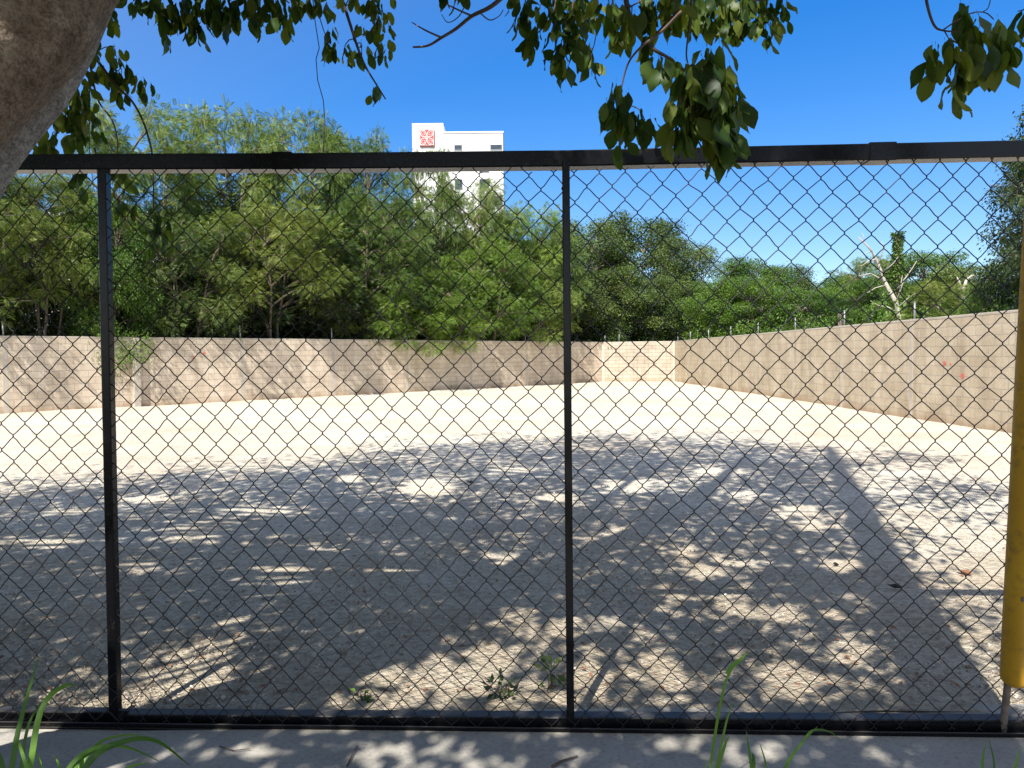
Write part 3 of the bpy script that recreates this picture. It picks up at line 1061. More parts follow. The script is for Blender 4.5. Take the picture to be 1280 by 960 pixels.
# fan palm
pb = at(1050, 445, 33); pb.z = 0
pm = empty('fan_palm', pb)
tag(pm, 'small fan palm peeping over the right wall left of the dead tree', 'palm')
ph = H + (yh(1050) - 392) / FPX * 33
k = MB(); k.tube([(0, 0, -.2), (.05, 0, ph * .5), (0, 0, ph)], [.14, .11, .1], 8); k.build('trunk', M['bg_bark'], pm, True)
k = MB()
for i in range(18):
    a = i * 2.4; el = random.uniform(-.35, 1.1)
    d = Vector((math.cos(a) * math.cos(el), math.sin(a) * math.cos(el), math.sin(el)))
    c = Vector((0, 0, ph)) + d * .5
    k.tube([(0, 0, ph), c], .012, 4)
    x = d.cross(Vector((0, 0, 1))).normalized(); 
    for j in range(-6, 7):
        b = j * .2
        e = (d * math.cos(b) + x * math.sin(b))
        e = e.normalized() * .55
        nrm = x * .022 * 1
        q = c + e; q.z -= .1
        k.add([c, c + e * .5 + nrm, q, c + e * .5 - nrm], [(0, 1, 2, 3)])
pal = k.build('frond_crown', M['broad'], pm)

# undergrowth masses behind the walls
def undergrowth(name, pts, depthfn, hgt, n, mat, label, seed, sz=(.16, .34)):
    rg = np.random.default_rng(seed)
    t = rg.random(n)
    seg = t * (len(pts) - 1); i = np.minimum(seg.astype(int), len(pts) - 2); f = (seg - i)[:, None]
    A = np.array([p[:] for p in pts])
    p = A[i] * (1 - f) + A[i + 1] * f
    off = rg.random(n) * depthfn
    p = p + off[:, None] * np.array([UG[0], UG[1], 0])
    prof = .6 + .4 * np.sin(p[:, 0] * 1.7 + 2 * np.sin(p[:, 1] * .9))
    p[:, 2] = rg.random(n) ** .8 * hgt * prof
    d = rg.normal(0, 1, (n, 3)) + np.array([0, 0, -.3])
    me = scatter(name, SIMP_V, SIMP_F, p, frames(d, .6, rg), rg.uniform(*sz, n), np.clip(rg.normal(.42, .2, n), 0, 1))
    tag(link(name, me, M[mat]), label, 'undergrowth', kind='stuff')


UG = (-dl.y, dl.x)
undergrowth('undergrowth', [LW0 + Vector((-dl.y, dl.x, 0)) * 1.2, LW1 + Vector((-dl.y, dl.x, 0)) * 1.2], 9, 4.5, 75000, 'broad', 'dark tangled undergrowth between the stems behind the left wall', 5, (.1, .22))
UG = (.1, 1)
undergrowth('undergrowth', [LW1 + Vector((-2, 1.5, 0)), RW1 + Vector((6, 1.5, 0))], 7, 5.0, 9000, 'broad_dark', 'dark tangled undergrowth behind the short far wall', 6)
UG = (1, 0)
undergrowth('undergrowth', [RW1 + Vector((1.0, 0, 0)), Vector((RX + 1.0, 14, 0))], 9, 3.3, 42000, 'vine', 'green scrub growing along the back of the right wall', 8, (.07, .17))
# far wood that closes the horizon
def far_wood():
    rg = np.random.default_rng(9)
    n = 60000
    a = rg.uniform(-1.0, 1.0, n); dist = rg.uniform(95, 150, n)
    x = np.tan(a * .95) * dist; 
    top = 7.0 + 2.2 * np.sin(x * .13) + 1.3 * np.sin(x * .41 + 1) + .8 * np.sin(x * .9)
    z = (rg.random(n) ** .7) * top
    P = np.stack([x, dist, z], 1)
    me = scatter('far_wood', SIMP_V, SIMP_F, P, frames(rg.normal(0, 1, (n, 3)), .6, rg), rg.uniform(.7, 1.4, n), np.clip(rg.normal(.45, .2, n), 0, 1))
    tag(link('far_wood', me, M['broad']), 'distant wooded skyline behind the far trees', 'wood', kind='stuff')
far_wood()

# ------------------------------------------------------------------ buildings
def white_tower():
    D = 115.0
    def bx(px): return (px - 640) / FPX * D
    def bz(py, px=576): return H + (yh(px) - py) / FPX * D
    x0, x1 = bx(520), bx(632)
    t = empty('hotel_tower', (0, D, 0))
    tag(t, 'white multi-storey tower with a red square sign above the trees', 'building')
    k = MB(); k.box(x0, x1, 0, 14, 0, bz(170)); k.build('wall', M['white_render'], t)
    k = MB(); k.box(x0 - .004, bx(558.5), -.15, 9, bz(170) - 9, bz(157.5), .03); k.build('stair_tower', M['white_render'], t)
    k = MB(); k.box(bx(559), x1 + .1, -.1, 14.1, bz(170) + .002, bz(170) + .25, .03); k.build('parapet', M['white_render'], t)
    rows = [(184, 191), (198, 205), (211.5, 218.5), (226, 239), (247, 260), (268, 281), (290, 303), (312, 325), (334, 347)]
    for i, (a, b) in enumerate(rows):
        for (c, d) in ((571.5, 581.5), (602, 614.5), (616, 631)):
            if c == 602 and i < 2: continue
            if c == 616 and i in (1, 2, 3): continue
            if c == 571.5 and i == 2: continue
            wx0, wx1, wz0, wz1 = bx(c), bx(d), bz(b), bz(a)
            k = MB(); f = .09
            k.box(wx0, wx0 + f, -.06, .05, wz0, wz1); k.box(wx1 - f, wx1, -.06, .05, wz0, wz1)
            k.box(wx0 + f + .002, wx1 - f - .002, -.06, .05, wz0, wz0 + f); k.box(wx0 + f + .002, wx1 - f - .002, -.06, .05, wz1 - f, wz1)
            wf = k.build('window', M['galv'], t)
            k = MB(); k.box(wx0 + f, wx1 - f, -.03, .04, wz0 + f, wz1 - f); k.build('pane', M['window_glass'], wf)
    # red square sign with a white four-petalled emblem in line work
    sx0, sx1, sz0, sz1 = bx(529), bx(547.5), bz(186), bz(165.5)
    k = MB(); k.box(sx0, sx1, -.42, -.152, sz0, sz1, .04); sg = k.build('sign_panel', M['sign_red'], t)
    cx, cz, hw, hh = (sx0 + sx1) / 2, (sz0 + sz1) / 2, (sx1 - sx0) / 2, (sz1 - sz0) / 2
    k = MB()
    def stroke(pts, r): k.tube([(cx + a * hw, -.44, cz + b * hh) for a, b in pts], r, 6)
    for ux, uz in ((1, 1), (1, -1), (-1, 1), (-1, -1)):
        for sc_, r in ((1.0, .05), (.5, .03)):
            for side in (-1, 1):
                pts = []
                for q in np.linspace(0, 1, 13):
                    along = .1 + .76 * (q if sc_ == 1.0 else .28 + .5 * q)
                    wdt = .36 * sc_ * math.sin(math.pi * q) ** .75 * side
                    pts.append((ux * (along * .98) + ux * wdt * .70, uz * (along * .98) - uz * wdt * .70))
                stroke(pts, r)
    stroke([(-.9, -.9), (.9, -.9), (.9, .9), (-.9, .9), (-.9, -.9)], .035)
    stroke([(-.1, 0), (0, .1), (.1, 0), (0, -.1), (-.1, 0)], .03)
    k.build('emblem', M['sign_white'], sg)
white_tower()


def low_white():
    c = at(130, 445, 62); c.z = 0
    t = empty('white_building', c)
    tag(t, 'low white building glimpsed through the trees at the left', 'building')
    hz = H + (451 - 272) / FPX * 62
    k = MB(); k.box(-5.5, 6.5, 0, 9, 0, hz); k.build('wall', M['white_render'], t)
    k = MB(); k.box(-5.6, 6.6, -.1, 9.1, hz + .002, hz + .3, .03); k.build('parapet', M['white_render'], t)
    for x in (-4, -1, 2, 5):
        for z in (2.6, 6.2):
            k = MB(); k.box(x - .6, x + .6, -.05, .05, z, z + 1.4); wf = k.build('window', M['galv'], t)
            k = MB(); k.box(x - .5, x + .5, -.07, -.052, z + .1, z + 1.3); k.build('pane', M['window_glass'], wf)
low_white()

# ------------------------------------------------------------------ the leaning tree over the camera
tb = Vector((-2.3, 2.0, 0))
nt_ = empty('leaning_tree', tb)
tag(nt_, 'big tree leaning over the gate from the left with drooping leaves', 'tree')


def tl(p): return Vector(p) - tb


def limb(pts, radii, name, mat, sides=18, lump=.06, seed=0):
    rd = random.Random(seed)
    # smooth the polyline by Catmull-Rom
    P = [Vector(p) for p in pts]
    out, ro = [], []
    for i in range(len(P) - 1):
        a, b, c, d = P[max(i - 1, 0)], P[i], P[i + 1], P[min(i + 2, len(P) - 1)]
        for q in range(6):
            t = q / 6
            out.append(.5 * ((2 * b) + (c - a) * t + (2 * a - 5 * b + 4 * c - d) * t * t + (3 * b - a - 3 * c + d) * t ** 3))
            ro.append(radii[i] * (1 - t) + radii[i + 1] * t)
    out.append(P[-1]); ro.append(radii[-1])
    k = MB(); k.tube([tl(p) for p in out], ro, sides)
    k.v = [tuple(Vector(v) + Vector((math.sin(v[2] * 9 + v[0] * 5), math.sin(v[0] * 11 + v[2] * 4), math.sin(v[1] * 8 + v[2] * 6))) * lump * .12) for v in k.v]
    return k.build(name, mat, nt_, True), out


m1, m2, m3 = at(-76, 128, 2.0), at(12, 22, 2.08), at(90, -72, 2.2)
dm = (m3 - m1).normalized()
limb([(-2.35, 2.0, -.2), (-2.3, 1.98, .5), (-2.1, 1.95, 1.25), at(-210, 290, 1.95), m1, m2, m3, m3 + dm * .8 + Vector((.1, .1, .2)), m3 + dm * 2.0 + Vector((.5, .4, .9)), m3 + dm * 3.4 + Vector((.8, 1.2, 1.9)), m3 + dm * 4.5 + Vector((.9, 1.6, 2.6))],
     [.29, .25, .225, .20, .178, .176, .178, .16, .12, .07, .03], 'trunk', M['bark'], 24, .12, 1)
g1, g2, g3 = at(-44, 228, 2.2), at(22, 128, 2.26), at(78, 36, 2.33)
dg = (g3 - g1).normalized()
limb([(-2.25, 2.12, .9), (-2.0, 2.15, 1.3), at(-130, 330, 2.15), g1, g2, g3, g3 + dg * .5 + Vector((.02, .1, .1)), g3 + dg * 1.3 + Vector((.05, .7, .6)), g3 + dg * 2.4 + Vector((.1, 1.6, 1.5)), g3 + dg * 3.3 + Vector((.1, 2.4, 2.2))],
     [.14, .13, .115, .102, .096, .092, .085, .07, .05, .02], 'limb', M['bark_grey_lit'], 18, .08, 2)

# --- overhead canopy. Where the ground lies sunlit in the photograph the crown has its gaps.
shade_poly = [(-700, 655), (-250, 640), (0, 618), (140, 604), (240, 588), (330, 590), (430, 570), (560, 556), (700, 546), (900, 550), (1000, 557), (1045, 566),
              (1095, 650), (1130, 715), (1165, 770), (1215, 850), (1275, 960), (1600, 1400), (-3000, 1400)]
gaps = [(250, 668, 34, 8), (365, 718, 42, 11), (342, 746, 34, 15), (505, 711, 30, 15), (575, 757, 20, 9), (535, 611, 40, 12), (785, 607, 36, 10),
        (625, 700, 18, 8), (603, 718, 16, 9), (556, 724, 16, 9), (700, 622, 30, 6), (745, 688, 22, 9), (770, 668, 16, 9),
        (260, 835, 52, 30), (200, 855, 60, 24), (110, 872, 70, 12), (290, 868, 30, 14), (620, 830, 42, 18), (560, 855, 62, 24), (470, 878, 60, 12), (500, 846, 40, 10), (650, 865, 45, 24),
        (690, 790, 40, 14), (745, 778, 48, 13), (655, 772, 20, 8), (850, 742, 28, 8), (905, 741, 28, 7), (935, 700, 42, 11), (885, 716, 28, 9), (975, 768, 24, 15),
        (915, 764, 24, 12), (1045, 708, 26, 7), (962, 845, 26, 22), (1070, 815, 30, 18), (1010, 862, 40, 18), (825, 845, 45, 32), (745, 850, 25, 26), (1045, 772, 14, 7),
        (1000, 640, 30, 8), (1015, 660, 16, 6), (855, 690, 20, 8), (60, 682, 44, 8), (180, 706, 28, 7), (50, 768, 18, 6), (190, 625, 40, 6), (95, 640, 40, 5), (415, 690, 22, 6),
        (440, 600, 24, 5), (330, 640, 50, 7), (640, 590, 30, 5), (900, 590, 40, 5), (930, 620, 30, 6), (700, 740, 16, 7), (1100, 790, 12, 6), (300, 780, 22, 7), (150, 790, 20, 7),
        (30, 960, 130, 60), (20, 905, 60, 10), (320, 942, 60, 16), (480, 945, 60, 18), (590, 940, 40, 16), (640, 955, 30, 12), (720, 942, 26, 14), (845, 935, 30, 14), (920, 950, 26, 12), (1130, 955, 30, 12)]
extra = [(1190, 618, 85, 17, .55), (1120, 575, 60, 12, .35), (1215, 800, 30, 42, .5), (1225, 650, 40, 10, .4), (1180, 760, 25, 14, .4)]


def in_poly(x, y, poly):
    r = np.zeros(len(x), bool)
    n = len(poly)
    for i in range(n):
        x1, y1 = poly[i]; x2, y2 = poly[(i + 1) % n]
        c = ((y1 > y) != (y2 > y)) & (x < (x2 - x1) * (y - y1) / (y2 - y1 + 1e-9) + x1)
        r ^= c
    return r


def gap_hit(x, y, grow):
    r = np.zeros(len(x), bool)
    for cx, cy_, rx, ry in gaps:
        e = 0 if cy_ < 650 else (.45 if cy_ < 900 else -.6)
        r |= ((x - cx) / (rx * grow + 7 * e)) ** 2 + ((y - cy_) / (ry * grow + 3.5 * e)) ** 2 < 1
    return r


SH = np.array([L.x, L.y, 0]) / -L.z               # shadow shift per metre of height


def canopy():
    rg = np.random.default_rng(21)
    N = 9500
    gxy = np.stack([rg.uniform(-11, 8, N), rg.uniform(1.2, 15.5, N), np.zeros(N)], 1)
    px, py, dp_ = proj(gxy)
    ok = in_poly(px, py + rg.normal(0, 9, N), shade_poly)
    ok &= rg.random(N) < np.clip(1.1 - .075 * (gxy[:, 1] - 3.5), .36, 1)
    ex = np.zeros(N, bool)
    for cx, cy_, rx, ry, pr in extra:
        ex |= (((px - cx) / rx) ** 2 + ((py - cy_) / ry) ** 2 < 1) & (rg.random(N) < pr)
    ok |= ex
    ok &= ~gap_hit(px, py, 1.0)
    ok &= (gxy[:, 0] > -9)
    gxy = gxy[ok]
    zmin = (1.72 + .475 * gxy[:, 1]) / (1 + .475 * -SH[1] * -1)
    zmin = np.maximum(zmin + .35, 3.0)
    z = zmin + rg.random(len(gxy)) ** 1.2 * 2.8
    c = gxy - SH[None, :] * z[:, None]
    c[:, 2] = z
    n = 26
    P = np.repeat(c, n, axis=0)
    off = rg.normal(0, .2, P.shape) * np.array([1.1, 1.1, .8])
    P = P + off
    d = off * 1.5 + rg.normal(0, .35, P.shape) + np.array([0, 0, -.45])
    # leaf-level: keep gaps open and the view below the crown clear
    Gp = P + SH[None, :] * P[:, 2:3]; Gp[:, 2] = 0
    gx, gy, _ = proj(Gp)
    keep = ~gap_hit(gx, gy, .92)
    inside = in_poly(gx, gy, shade_poly)
    keep &= inside | (rg.random(len(P)) < .55)
    vx, vy, vd = proj(P)
    keep &= ~((vd > .2) & (vx > -25) & (vx < 1305) & (vy > -25))
    # nothing in the very face of the camera
    keep &= np.linalg.norm(P - np.array(EYE), axis=1) > .9
    P, d = P[keep], d[keep]
    me = scatter('crown', SIMP_V, SIMP_F, P, frames(d, .6, rg), rg.uniform(.11, .175, len(P)), np.clip(rg.normal(.42, .2, len(P)), 0, 1))
    o = link('crown', me, M['near_leaf'], nt_)
    o.location = -tb
    return c


cc = canopy()
print('canopy sprays', len(cc))
# boughs that carry the canopy
bough = MB()
rb = random.Random(4)
hubs = [m3 + dm * .8 + Vector((.1, .1, .2)), m3 + dm * 2.0 + Vector((.5, .4, .9)), m3 + dm * 3.4 + Vector((.8, 1.2, 1.9)), g3 + dg * 1.3 + Vector((.05, .7, .6)), g3 + dg * 2.4 + Vector((.1, 1.6, 1.5))]
idx = rb.sample(range(len(cc)), min(170, len(cc)))
for i in idx:
    c = Vector(cc[i])
    h = min(hubs, key=lambda q: (q - c).length)
    mid = h.lerp(c, .5) + Vector((rb.uniform(-.3, .3), rb.uniform(-.3, .3), rb.uniform(.1, .5)))
    pts = [h, h.lerp(mid, .5) + Vector((0, 0, .1)), mid, mid.lerp(c, .5), c]
    if any((p - EYE).length < 1.2 for p in pts): continue
    a, b_, c_ = proj(np.array([p[:] for p in pts]))
    if any(cc_ > .2 and -40 < x < 1320 and y > -30 for x, y, cc_ in zip(a, b_, c_)): continue
    r0 = .008 + .004 * (c - h).length
    bough.tube([tl(p) for p in pts], [r0, r0 * .85, r0 * .65, r0 * .4, .005], 6, False)
bough.build('boughs', M['twig'], nt_, True)


# --- drooping sprays that hang into view
def spray(twigs, blobs, depth, leaf, seed, name='drooping_spray', tint=.4):
    """twigs: pixel polylines; blobs: (cx, cy, rx, ry, n); surveyed at a depth, leaves spread over a real depth too"""
    rg = np.random.default_rng(seed)
    rd = random.Random(seed)
    k = MB()
    tw = []
    for pl, r0 in twigs:
        pts = [at(x, y, depth + .05 * math.sin(i * 2.1 + seed)) for i, (x, y) in enumerate(pl)]
        # keep natural bends
        out = []
        for i in range(len(pts) - 1):
            a, b, c, d = pts[max(i - 1, 0)], pts[i], pts[i + 1], pts[min(i + 2, len(pts) - 1)]
            for q in range(5):
                t = q / 5
                out.append(.5 * ((2 * b) + (c - a) * t + (2 * a - 5 * b + 4 * c - d) * t * t + (3 * b - a - 3 * c + d) * t ** 3))
        out.append(pts[-1])
        tw += out
        k.tube([tl(p) for p in out], list(np.linspace(r0, max(.0016, r0 * .4), len(out))), 6)
    P, D = [], []
    for cx, cy_, rx, ry, n in blobs:
        q = rg.normal(0, .5, (n, 2)); q /= np.maximum(1, np.linalg.norm(q, axis=1, keepdims=True))
        dz = depth + rg.normal(0, .5, n) * min(.3, .8 * rx / FPX * depth + .04)
        pts = np.array([at(cx + a * rx, cy_ + b * ry - .3 * leaf / depth * FPX, z)[:] for (a, b), z in zip(q, dz)])
        d = np.stack([q[:, 0] * .35 + rg.normal(0, .2, n), rg.normal(0, .3, n), -.95 + rg.normal(0, .2, n)], 1)
        P.append(pts); D.append(d)
        # leaf stalks converge on a small sub-twig through the blob
        if n >= 10:
            top = at(cx, cy_ - ry * .9, depth); bot = at(cx + rd.uniform(-.3, .3) * rx, cy_ + ry * .5, depth)
            near = min(tw, key=lambda w_: (w_ - top).length) if tw else top
            if (near - top).length < .5:
                k.tube([tl(near), tl(near.lerp(top, .6) + Vector((0, 0, .01))), tl(top), tl(top.lerp(bot, .5)), tl(bot)], [.003, .0028, .0025, .002, .0013], 5)
            else:
                k.tube([tl(top), tl(top.lerp(bot, .5)), tl(bot)], [.0025, .002, .0013], 5)
    P, D = np.concatenate(P), np.concatenate(D)
    fr = frames(D, 1.2, rg)
    fr[:, :, 0] *= rg.uniform(.75, 1.25, len(P))[:, None]
    me = scatter('leaves', LEAF_V, LEAF_F, P - np.array(tb), fr, rg.uniform(.7, 1.15, len(P)) * leaf, np.clip(rg.normal(tint + .08, .22, len(P)) + .35 * (rg.random(len(P)) < .08), 0, 1))
    me.polygons.foreach_set('use_smooth', [True] * len(me.polygons))
    if k.v:
        so = k.build(name, M['twig'], nt_, True)
    else:
        so = empty(name); so.parent = nt_
    link('leaves', me, M['near_leaf'], so)


# top left run
spray([([(150, -30), (240, -8), (330, -4), (400, -8), (470, -30)], .012)],
      [(175, 2, 22, 14, 16), (215, 14, 30, 20, 34), (207, 38, 8, 16, 8), (262, 12, 28, 22, 34), (252, 44, 10, 18, 9), (308, 14, 28, 26, 36), (345, 10, 30, 26, 36), (361, 38, 8, 14, 7),
       (392, 4, 26, 18, 22), (232, 30, 16, 14, 12), (290, 34, 12, 14, 8)], 3.9, .088, 101)
spray([([(424, -12), (436, 25), (448, 62), (458, 85), (472, 108), (482, 124)], .0085), ([(448, 45), (466, 38)], .003), ([(460, 80), (478, 66), (482, 62)], .003), ([(396, 10), (404, 36), (408, 46)], .003)],
      [(412, 50, 8, 18, 9), (432, 68, 22, 14, 18), (452, 72, 10, 18, 10), (474, 30, 15, 26, 22), (470, 8, 20, 18, 18), (440, 6, 20, 10, 12), (484, 64, 10, 12, 9), (470, 118, 9, 14, 9), (452, 40, 6, 8, 4)], 3.8, .072, 102)
# bare twig
spray([([(640, -14), (614, 8), (590, 20), (570, 36), (552, 47), (535, 57), (516, 59)], .0095), ([(552, 47), (532, 38), (515, 28)], .005), ([(590, 20), (572, 12), (556, 4)], .005),
       ([(600, 16), (612, 25), (624, 20), (629, 12)], .003), ([(583, 2), (574, 20), (560, 28), (552, 18)], .0028)], [(549, 2, 8, 8, 4), (570, -4, 10, 8, 5)], 3.2, .08, 103)
# centre clusters
spray([([(700, -25), (690, 20), (668, 45)], .006), ([(720, -20), (712, 30), (700, 70)], .005), ([(740, -20), (745, 40), (738, 70)], .004)],
      [(648, 28, 10, 16, 9), (664, 52, 14, 14, 12), (655, 5, 20, 14, 14), (690, 30, 22, 26, 34), (702, 74, 20, 26, 34), (725, 50, 16, 26, 24), (739, 84, 7, 22, 11), (730, 14, 30, 20, 34), (700, 5, 30, 14, 22)], 3.4, .08, 104)
spray([([(780, -20), (786, 18), (798, 44), (818, 62), (835, 72), (852, 86)], .0105), ([(866, -20), (862, 30), (858, 70), (866, 92)], .005), ([(850, 12), (826, 36), (806, 58)], .006)],
      [(760, 14, 18, 22, 18), (768, 46, 8, 14, 7), (790, 30, 20, 24, 22), (815, 22, 20, 26, 22), (808, 54, 10, 12, 8), (826, 84, 12, 14, 10), (838, 84, 10, 12, 7), (845, 14, 20, 22, 20)], 2.9, .085, 105)
# big drooping cluster in front of the top rail
spray([([(852, 86), (866, 92), (880, 96), (895, 110), (905, 130)], .005), ([(866, 92), (862, 115), (860, 140)], .004), ([(890, 105), (900, 150), (903, 175)], .0025)],
      [(868, 108, 22, 30, 16), (885, 96, 22, 26, 14), (852, 146, 15, 42, 20), (866, 150, 15, 40, 16), (905, 118, 22, 26, 14), (900, 142, 18, 24, 10), (925, 138, 10, 14, 4), (897, 175, 9, 28, 6), (910, 186, 8, 30, 6), (845, 170, 9, 28, 7), (890, 70, 14, 14, 8), (888, 120, 14, 30, 12), (904, 192, 9, 24, 6), (893, 166, 9, 24, 6)], 2.35, .098, 106, tint=.5)
spray([([(852, 14), (826, 40), (800, 60), (784, 82), (775, 118)], .0055), ([(780, 130), (798, 136), (806, 150)], .002)],
      [(768, 132, 13, 20, 11), (782, 140, 14, 20, 10), (772, 162, 12, 22, 9), (776, 186, 8, 16, 4), (800, 154, 12, 16, 8), (812, 156, 8, 12, 4)], 2.5, .08, 107, tint=.5)
spray([([(850, -24), (900, -4), (950, 0), (985, -6)], .007)],
      [(880, 14, 24, 24, 34), (910, 14, 26, 24, 38), (940, 18, 24, 26, 34), (958, 30, 14, 26, 18), (978, 18, 12, 20, 12), (900, 40, 10, 14, 8), (925, 40, 10, 14, 9), (860, 24, 12, 16, 10)], 3.4, .082, 108)
# right cluster
spray([([(1154, -25), (1160, 10), (1168, 32), (1178, 38), (1200, 40)], .0055), ([(1178, 38), (1196, 26), (1216, 16), (1232, 16), (1242, 24)], .0025), ([(1180, 38), (1190, 55)], .002), ([(1240, -15), (1236, 8), (1228, 15)], .0015)],
      [(1200, 24, 14, 16, 6), (1218, 36, 14, 22, 9), (1172, 84, 13, 22, 7), (1190, 80, 14, 28, 12), (1206, 96, 16, 34, 13), (1192, 122, 10, 18, 5), (1222, 74, 14, 26, 9), (1240, 84, 14, 16, 7), (1256, 78, 13, 20, 7), (1246, 44, 12, 18, 5), (1262, 64, 9, 18, 4), (1240, 62, 10, 12, 3)], 2.4, .085, 109, tint=.45)
spray([([(1290, 5), (1280, 12), (1272, 14)], .003), ([(1284, 30), (1278, 48), (1275, 60)], .0018)], [(1284, 24, 10, 14, 6)], 2.6, .09, 110)
# spray behind the gate beside the limb
spray([([(90, 30), (112, 62), (128, 84), (146, 108), (163, 124), (176, 145), (185, 170), (191, 200), (192, 260)], .010), ([(112, 72), (116, 100), (124, 128), (140, 150), (147, 176), (146, 195)], .007),
       ([(183, 166), (172, 178), (160, 196)], .004), ([(100, 70), (84, 110), (72, 160), (66, 200)], .007), ([(112, 90), (112, 130), (112, 190), (118, 240)], .004)],
      [(118, 58, 18, 18, 14), (142, 72, 16, 16, 12), (128, 96, 20, 16, 14), (152, 98, 16, 14, 10), (150, 122, 12, 14, 8), (172, 102, 12, 14, 8), (182, 112, 10, 12, 7), (95, 110, 18, 22, 18), (84, 150, 26, 26, 38),
       (100, 140, 20, 22, 26), (66, 180, 22, 16, 20), (104, 176, 24, 18, 26), (118, 148, 10, 14, 7), (52, 190, 14, 10, 10), (130, 20, 12, 14, 8), (140, 30, 6, 10, 4)], 4.3, .085, 111, tint=.42)
spray([([(118, 185), (128, 215), (150, 250), (185, 285), (215, 300)], .005)],
      [(104, 220, 10, 20, 8), (150, 230, 12, 22, 10), (150, 262, 16, 16, 12), (172, 268, 10, 14, 6), (188, 292, 12, 20, 9), (208, 290, 14, 20, 9), (222, 312, 6, 12, 3), (138, 210, 8, 10, 5)], 4.4, .1, 112, tint=.42)
# hanging aerial root
k = MB()
k.tube([tl(at(x, y, 3.8)) for x, y in ((390, -10), (394, 28), (399, 60), (395, 74), (397, 100), (404, 125), (406, 150), (404, 190))], .0024, 5)
k.build('aerial_root', M['twig'], nt_, True)

# ------------------------------------------------------------------ grass and weeds
def blade_set(blades, depth, seed, base_px):
    """blades: (pixel polyline, width px, depth offset)"""
    k = MB()
    for pl, wpx, dd in blades:
        pts = [at(x, y, depth + dd * i / max(1, len(pl) - 1)) for i, (x, y) in enumerate(pl)]
        out = []
        for i in range(len(pts) - 1):
            a, b, c, d = pts[max(i - 1, 0)], pts[i], pts[i + 1], pts[min(i + 2, len(pts) - 1)]
            for q in range(6):
                t = q / 6
                out.append(.5 * ((2 * b) + (c - a) * t + (2 * a - 5 * b + 4 * c - d) * t * t + (3 * b - a - 3 * c + d) * t ** 3))
        out.append(pts[-1])
        n = len(out)
        W = wpx * .72 / FPX * depth
        for i in range(n):
            tt = i / (n - 1)
            t = (out[min(i + 1, n - 1)] - out[max(i - 1, 0)]).normalized()
            sd = t.cross(Vector((0, -1, .35))).normalized()
            w_ = W * .5 * min(1, .55 + tt) * (1 - tt ** 3) + .0004
            b = len(k.v)
            k.v += [tuple(out[i] - sd * w_), tuple(out[i] + Vector((0, .25, -.1)) * w_), tuple(out[i] + sd * w_)]
            if i:
                k.f += [(b - 3, b - 2, b + 1, b), (b - 2, b - 1, b + 2, b + 1)]
    me = k.mesh('grass', True)
    a = me.attributes.new('tint', 'FLOAT', 'POINT')
    tt_ = np.random.default_rng(len(k.v)).normal(.5, .16, len(blades))
    per = np.repeat(tt_, [3 * (6 * (len(b_[0]) - 1) + 1) for b_ in blades])
    a.data.foreach_set('value', np.clip(per, 0, 1).astype(np.float32))
    return me


def tuft(name, blades, depth, label, cat='grass', dry=False):
    me = blade_set(blades, depth, 1, None)
    co = np.array([v.co[:] for v in me.vertices])
    c = Vector((float(co[:, 0].mean()), float(co[:, 1].mean()), float(co[:, 2].min())))
    me.transform(Matrix.Translation(-c))
    o = link(name, me, M['grass'])
    o.location = c
    tag(o, label, cat)


def rooted(pl, x0, y0):
    return [(x0, y0)] + pl


# tall tuft bottom left, rooted on the verge at 2.0 m
RB = (45, 1215)
tuft('grass_tuft', [
    ([(20, 1210), (10, 1040), (16, 950), (30, 885), (49, 820)], 13, .25), ([(50, 1212), (34, 1030), (42, 930), (56, 878), (84, 856), (100, 862)], 13, .3),
    ([(60, 1210), (70, 1040), (110, 955), (150, 928), (195, 926), (238, 958)], 13, .3), ([(48, 1210), (50, 1060), (72, 985), (100, 945), (135, 932), (170, 938)], 10, .2),
    ([(56, 1210), (64, 1050), (96, 965), (130, 925), (180, 918)], 9, .3), ([(40, 1212), (22, 1050), (4, 960), (-12, 915)], 12, .2), ([(44, 1212), (44, 1040), (34, 965), (24, 930), (22, 918)], 8, .15),
    ([(52, 1212), (56, 1060), (88, 990), (96, 950), (104, 938)], 12, .2), ([(60, 1214), (80, 1080), (120, 1000), (160, 960), (185, 955)], 9, .2), ([(50, 1212), (40, 1090), (10, 1010), (-20, 990)], 10, .2),
    ([(50, 1213), (58, 1070), (80, 975), (118, 938), (158, 934), (200, 952)], 8, .25), ([(58, 1213), (84, 1060), (132, 985), (172, 962), (215, 970)], 8, .25),
    ([(46, 1212), (30, 1060), (26, 980), (36, 905), (62, 868)], 9, .22), ([(42, 1212), (16, 1080), (-8, 990), (-16, 940)], 9, .2), ([(55, 1213), (66, 1060), (78, 1000), (74, 958), (66, 944)], 8, .2),
    ([(60, 1213), (90, 1090), (118, 1030), (150, 1005)], 7, .2), ([(48, 1213), (50, 1080), (58, 1000), (50, 952), (40, 938)], 6, .2),
    ([(52, 1214), (60, 1100), (40, 990), (44, 935)], 7, .2)], 2.0, 'bright green broad-bladed grass tuft at the bottom left corner')
tuft('grass_tuft', [
    ([(884, 1110), (884, 1000), (896, 905), (908, 850), (922, 828), (937, 812)], 5, .1), ([(886, 1110), (890, 1000), (905, 915), (916, 878)], 5, .1), ([(890, 1112), (893, 990), (905, 935), (912, 920)], 7, .1),
    ([(882, 1110), (876, 1010), (882, 950)], 6, .1), ([(908, 842), (916, 832), (924, 826), (934, 816)], 8, .03)], 2.25, 'thin tall grass stalks standing before the right gate panel')
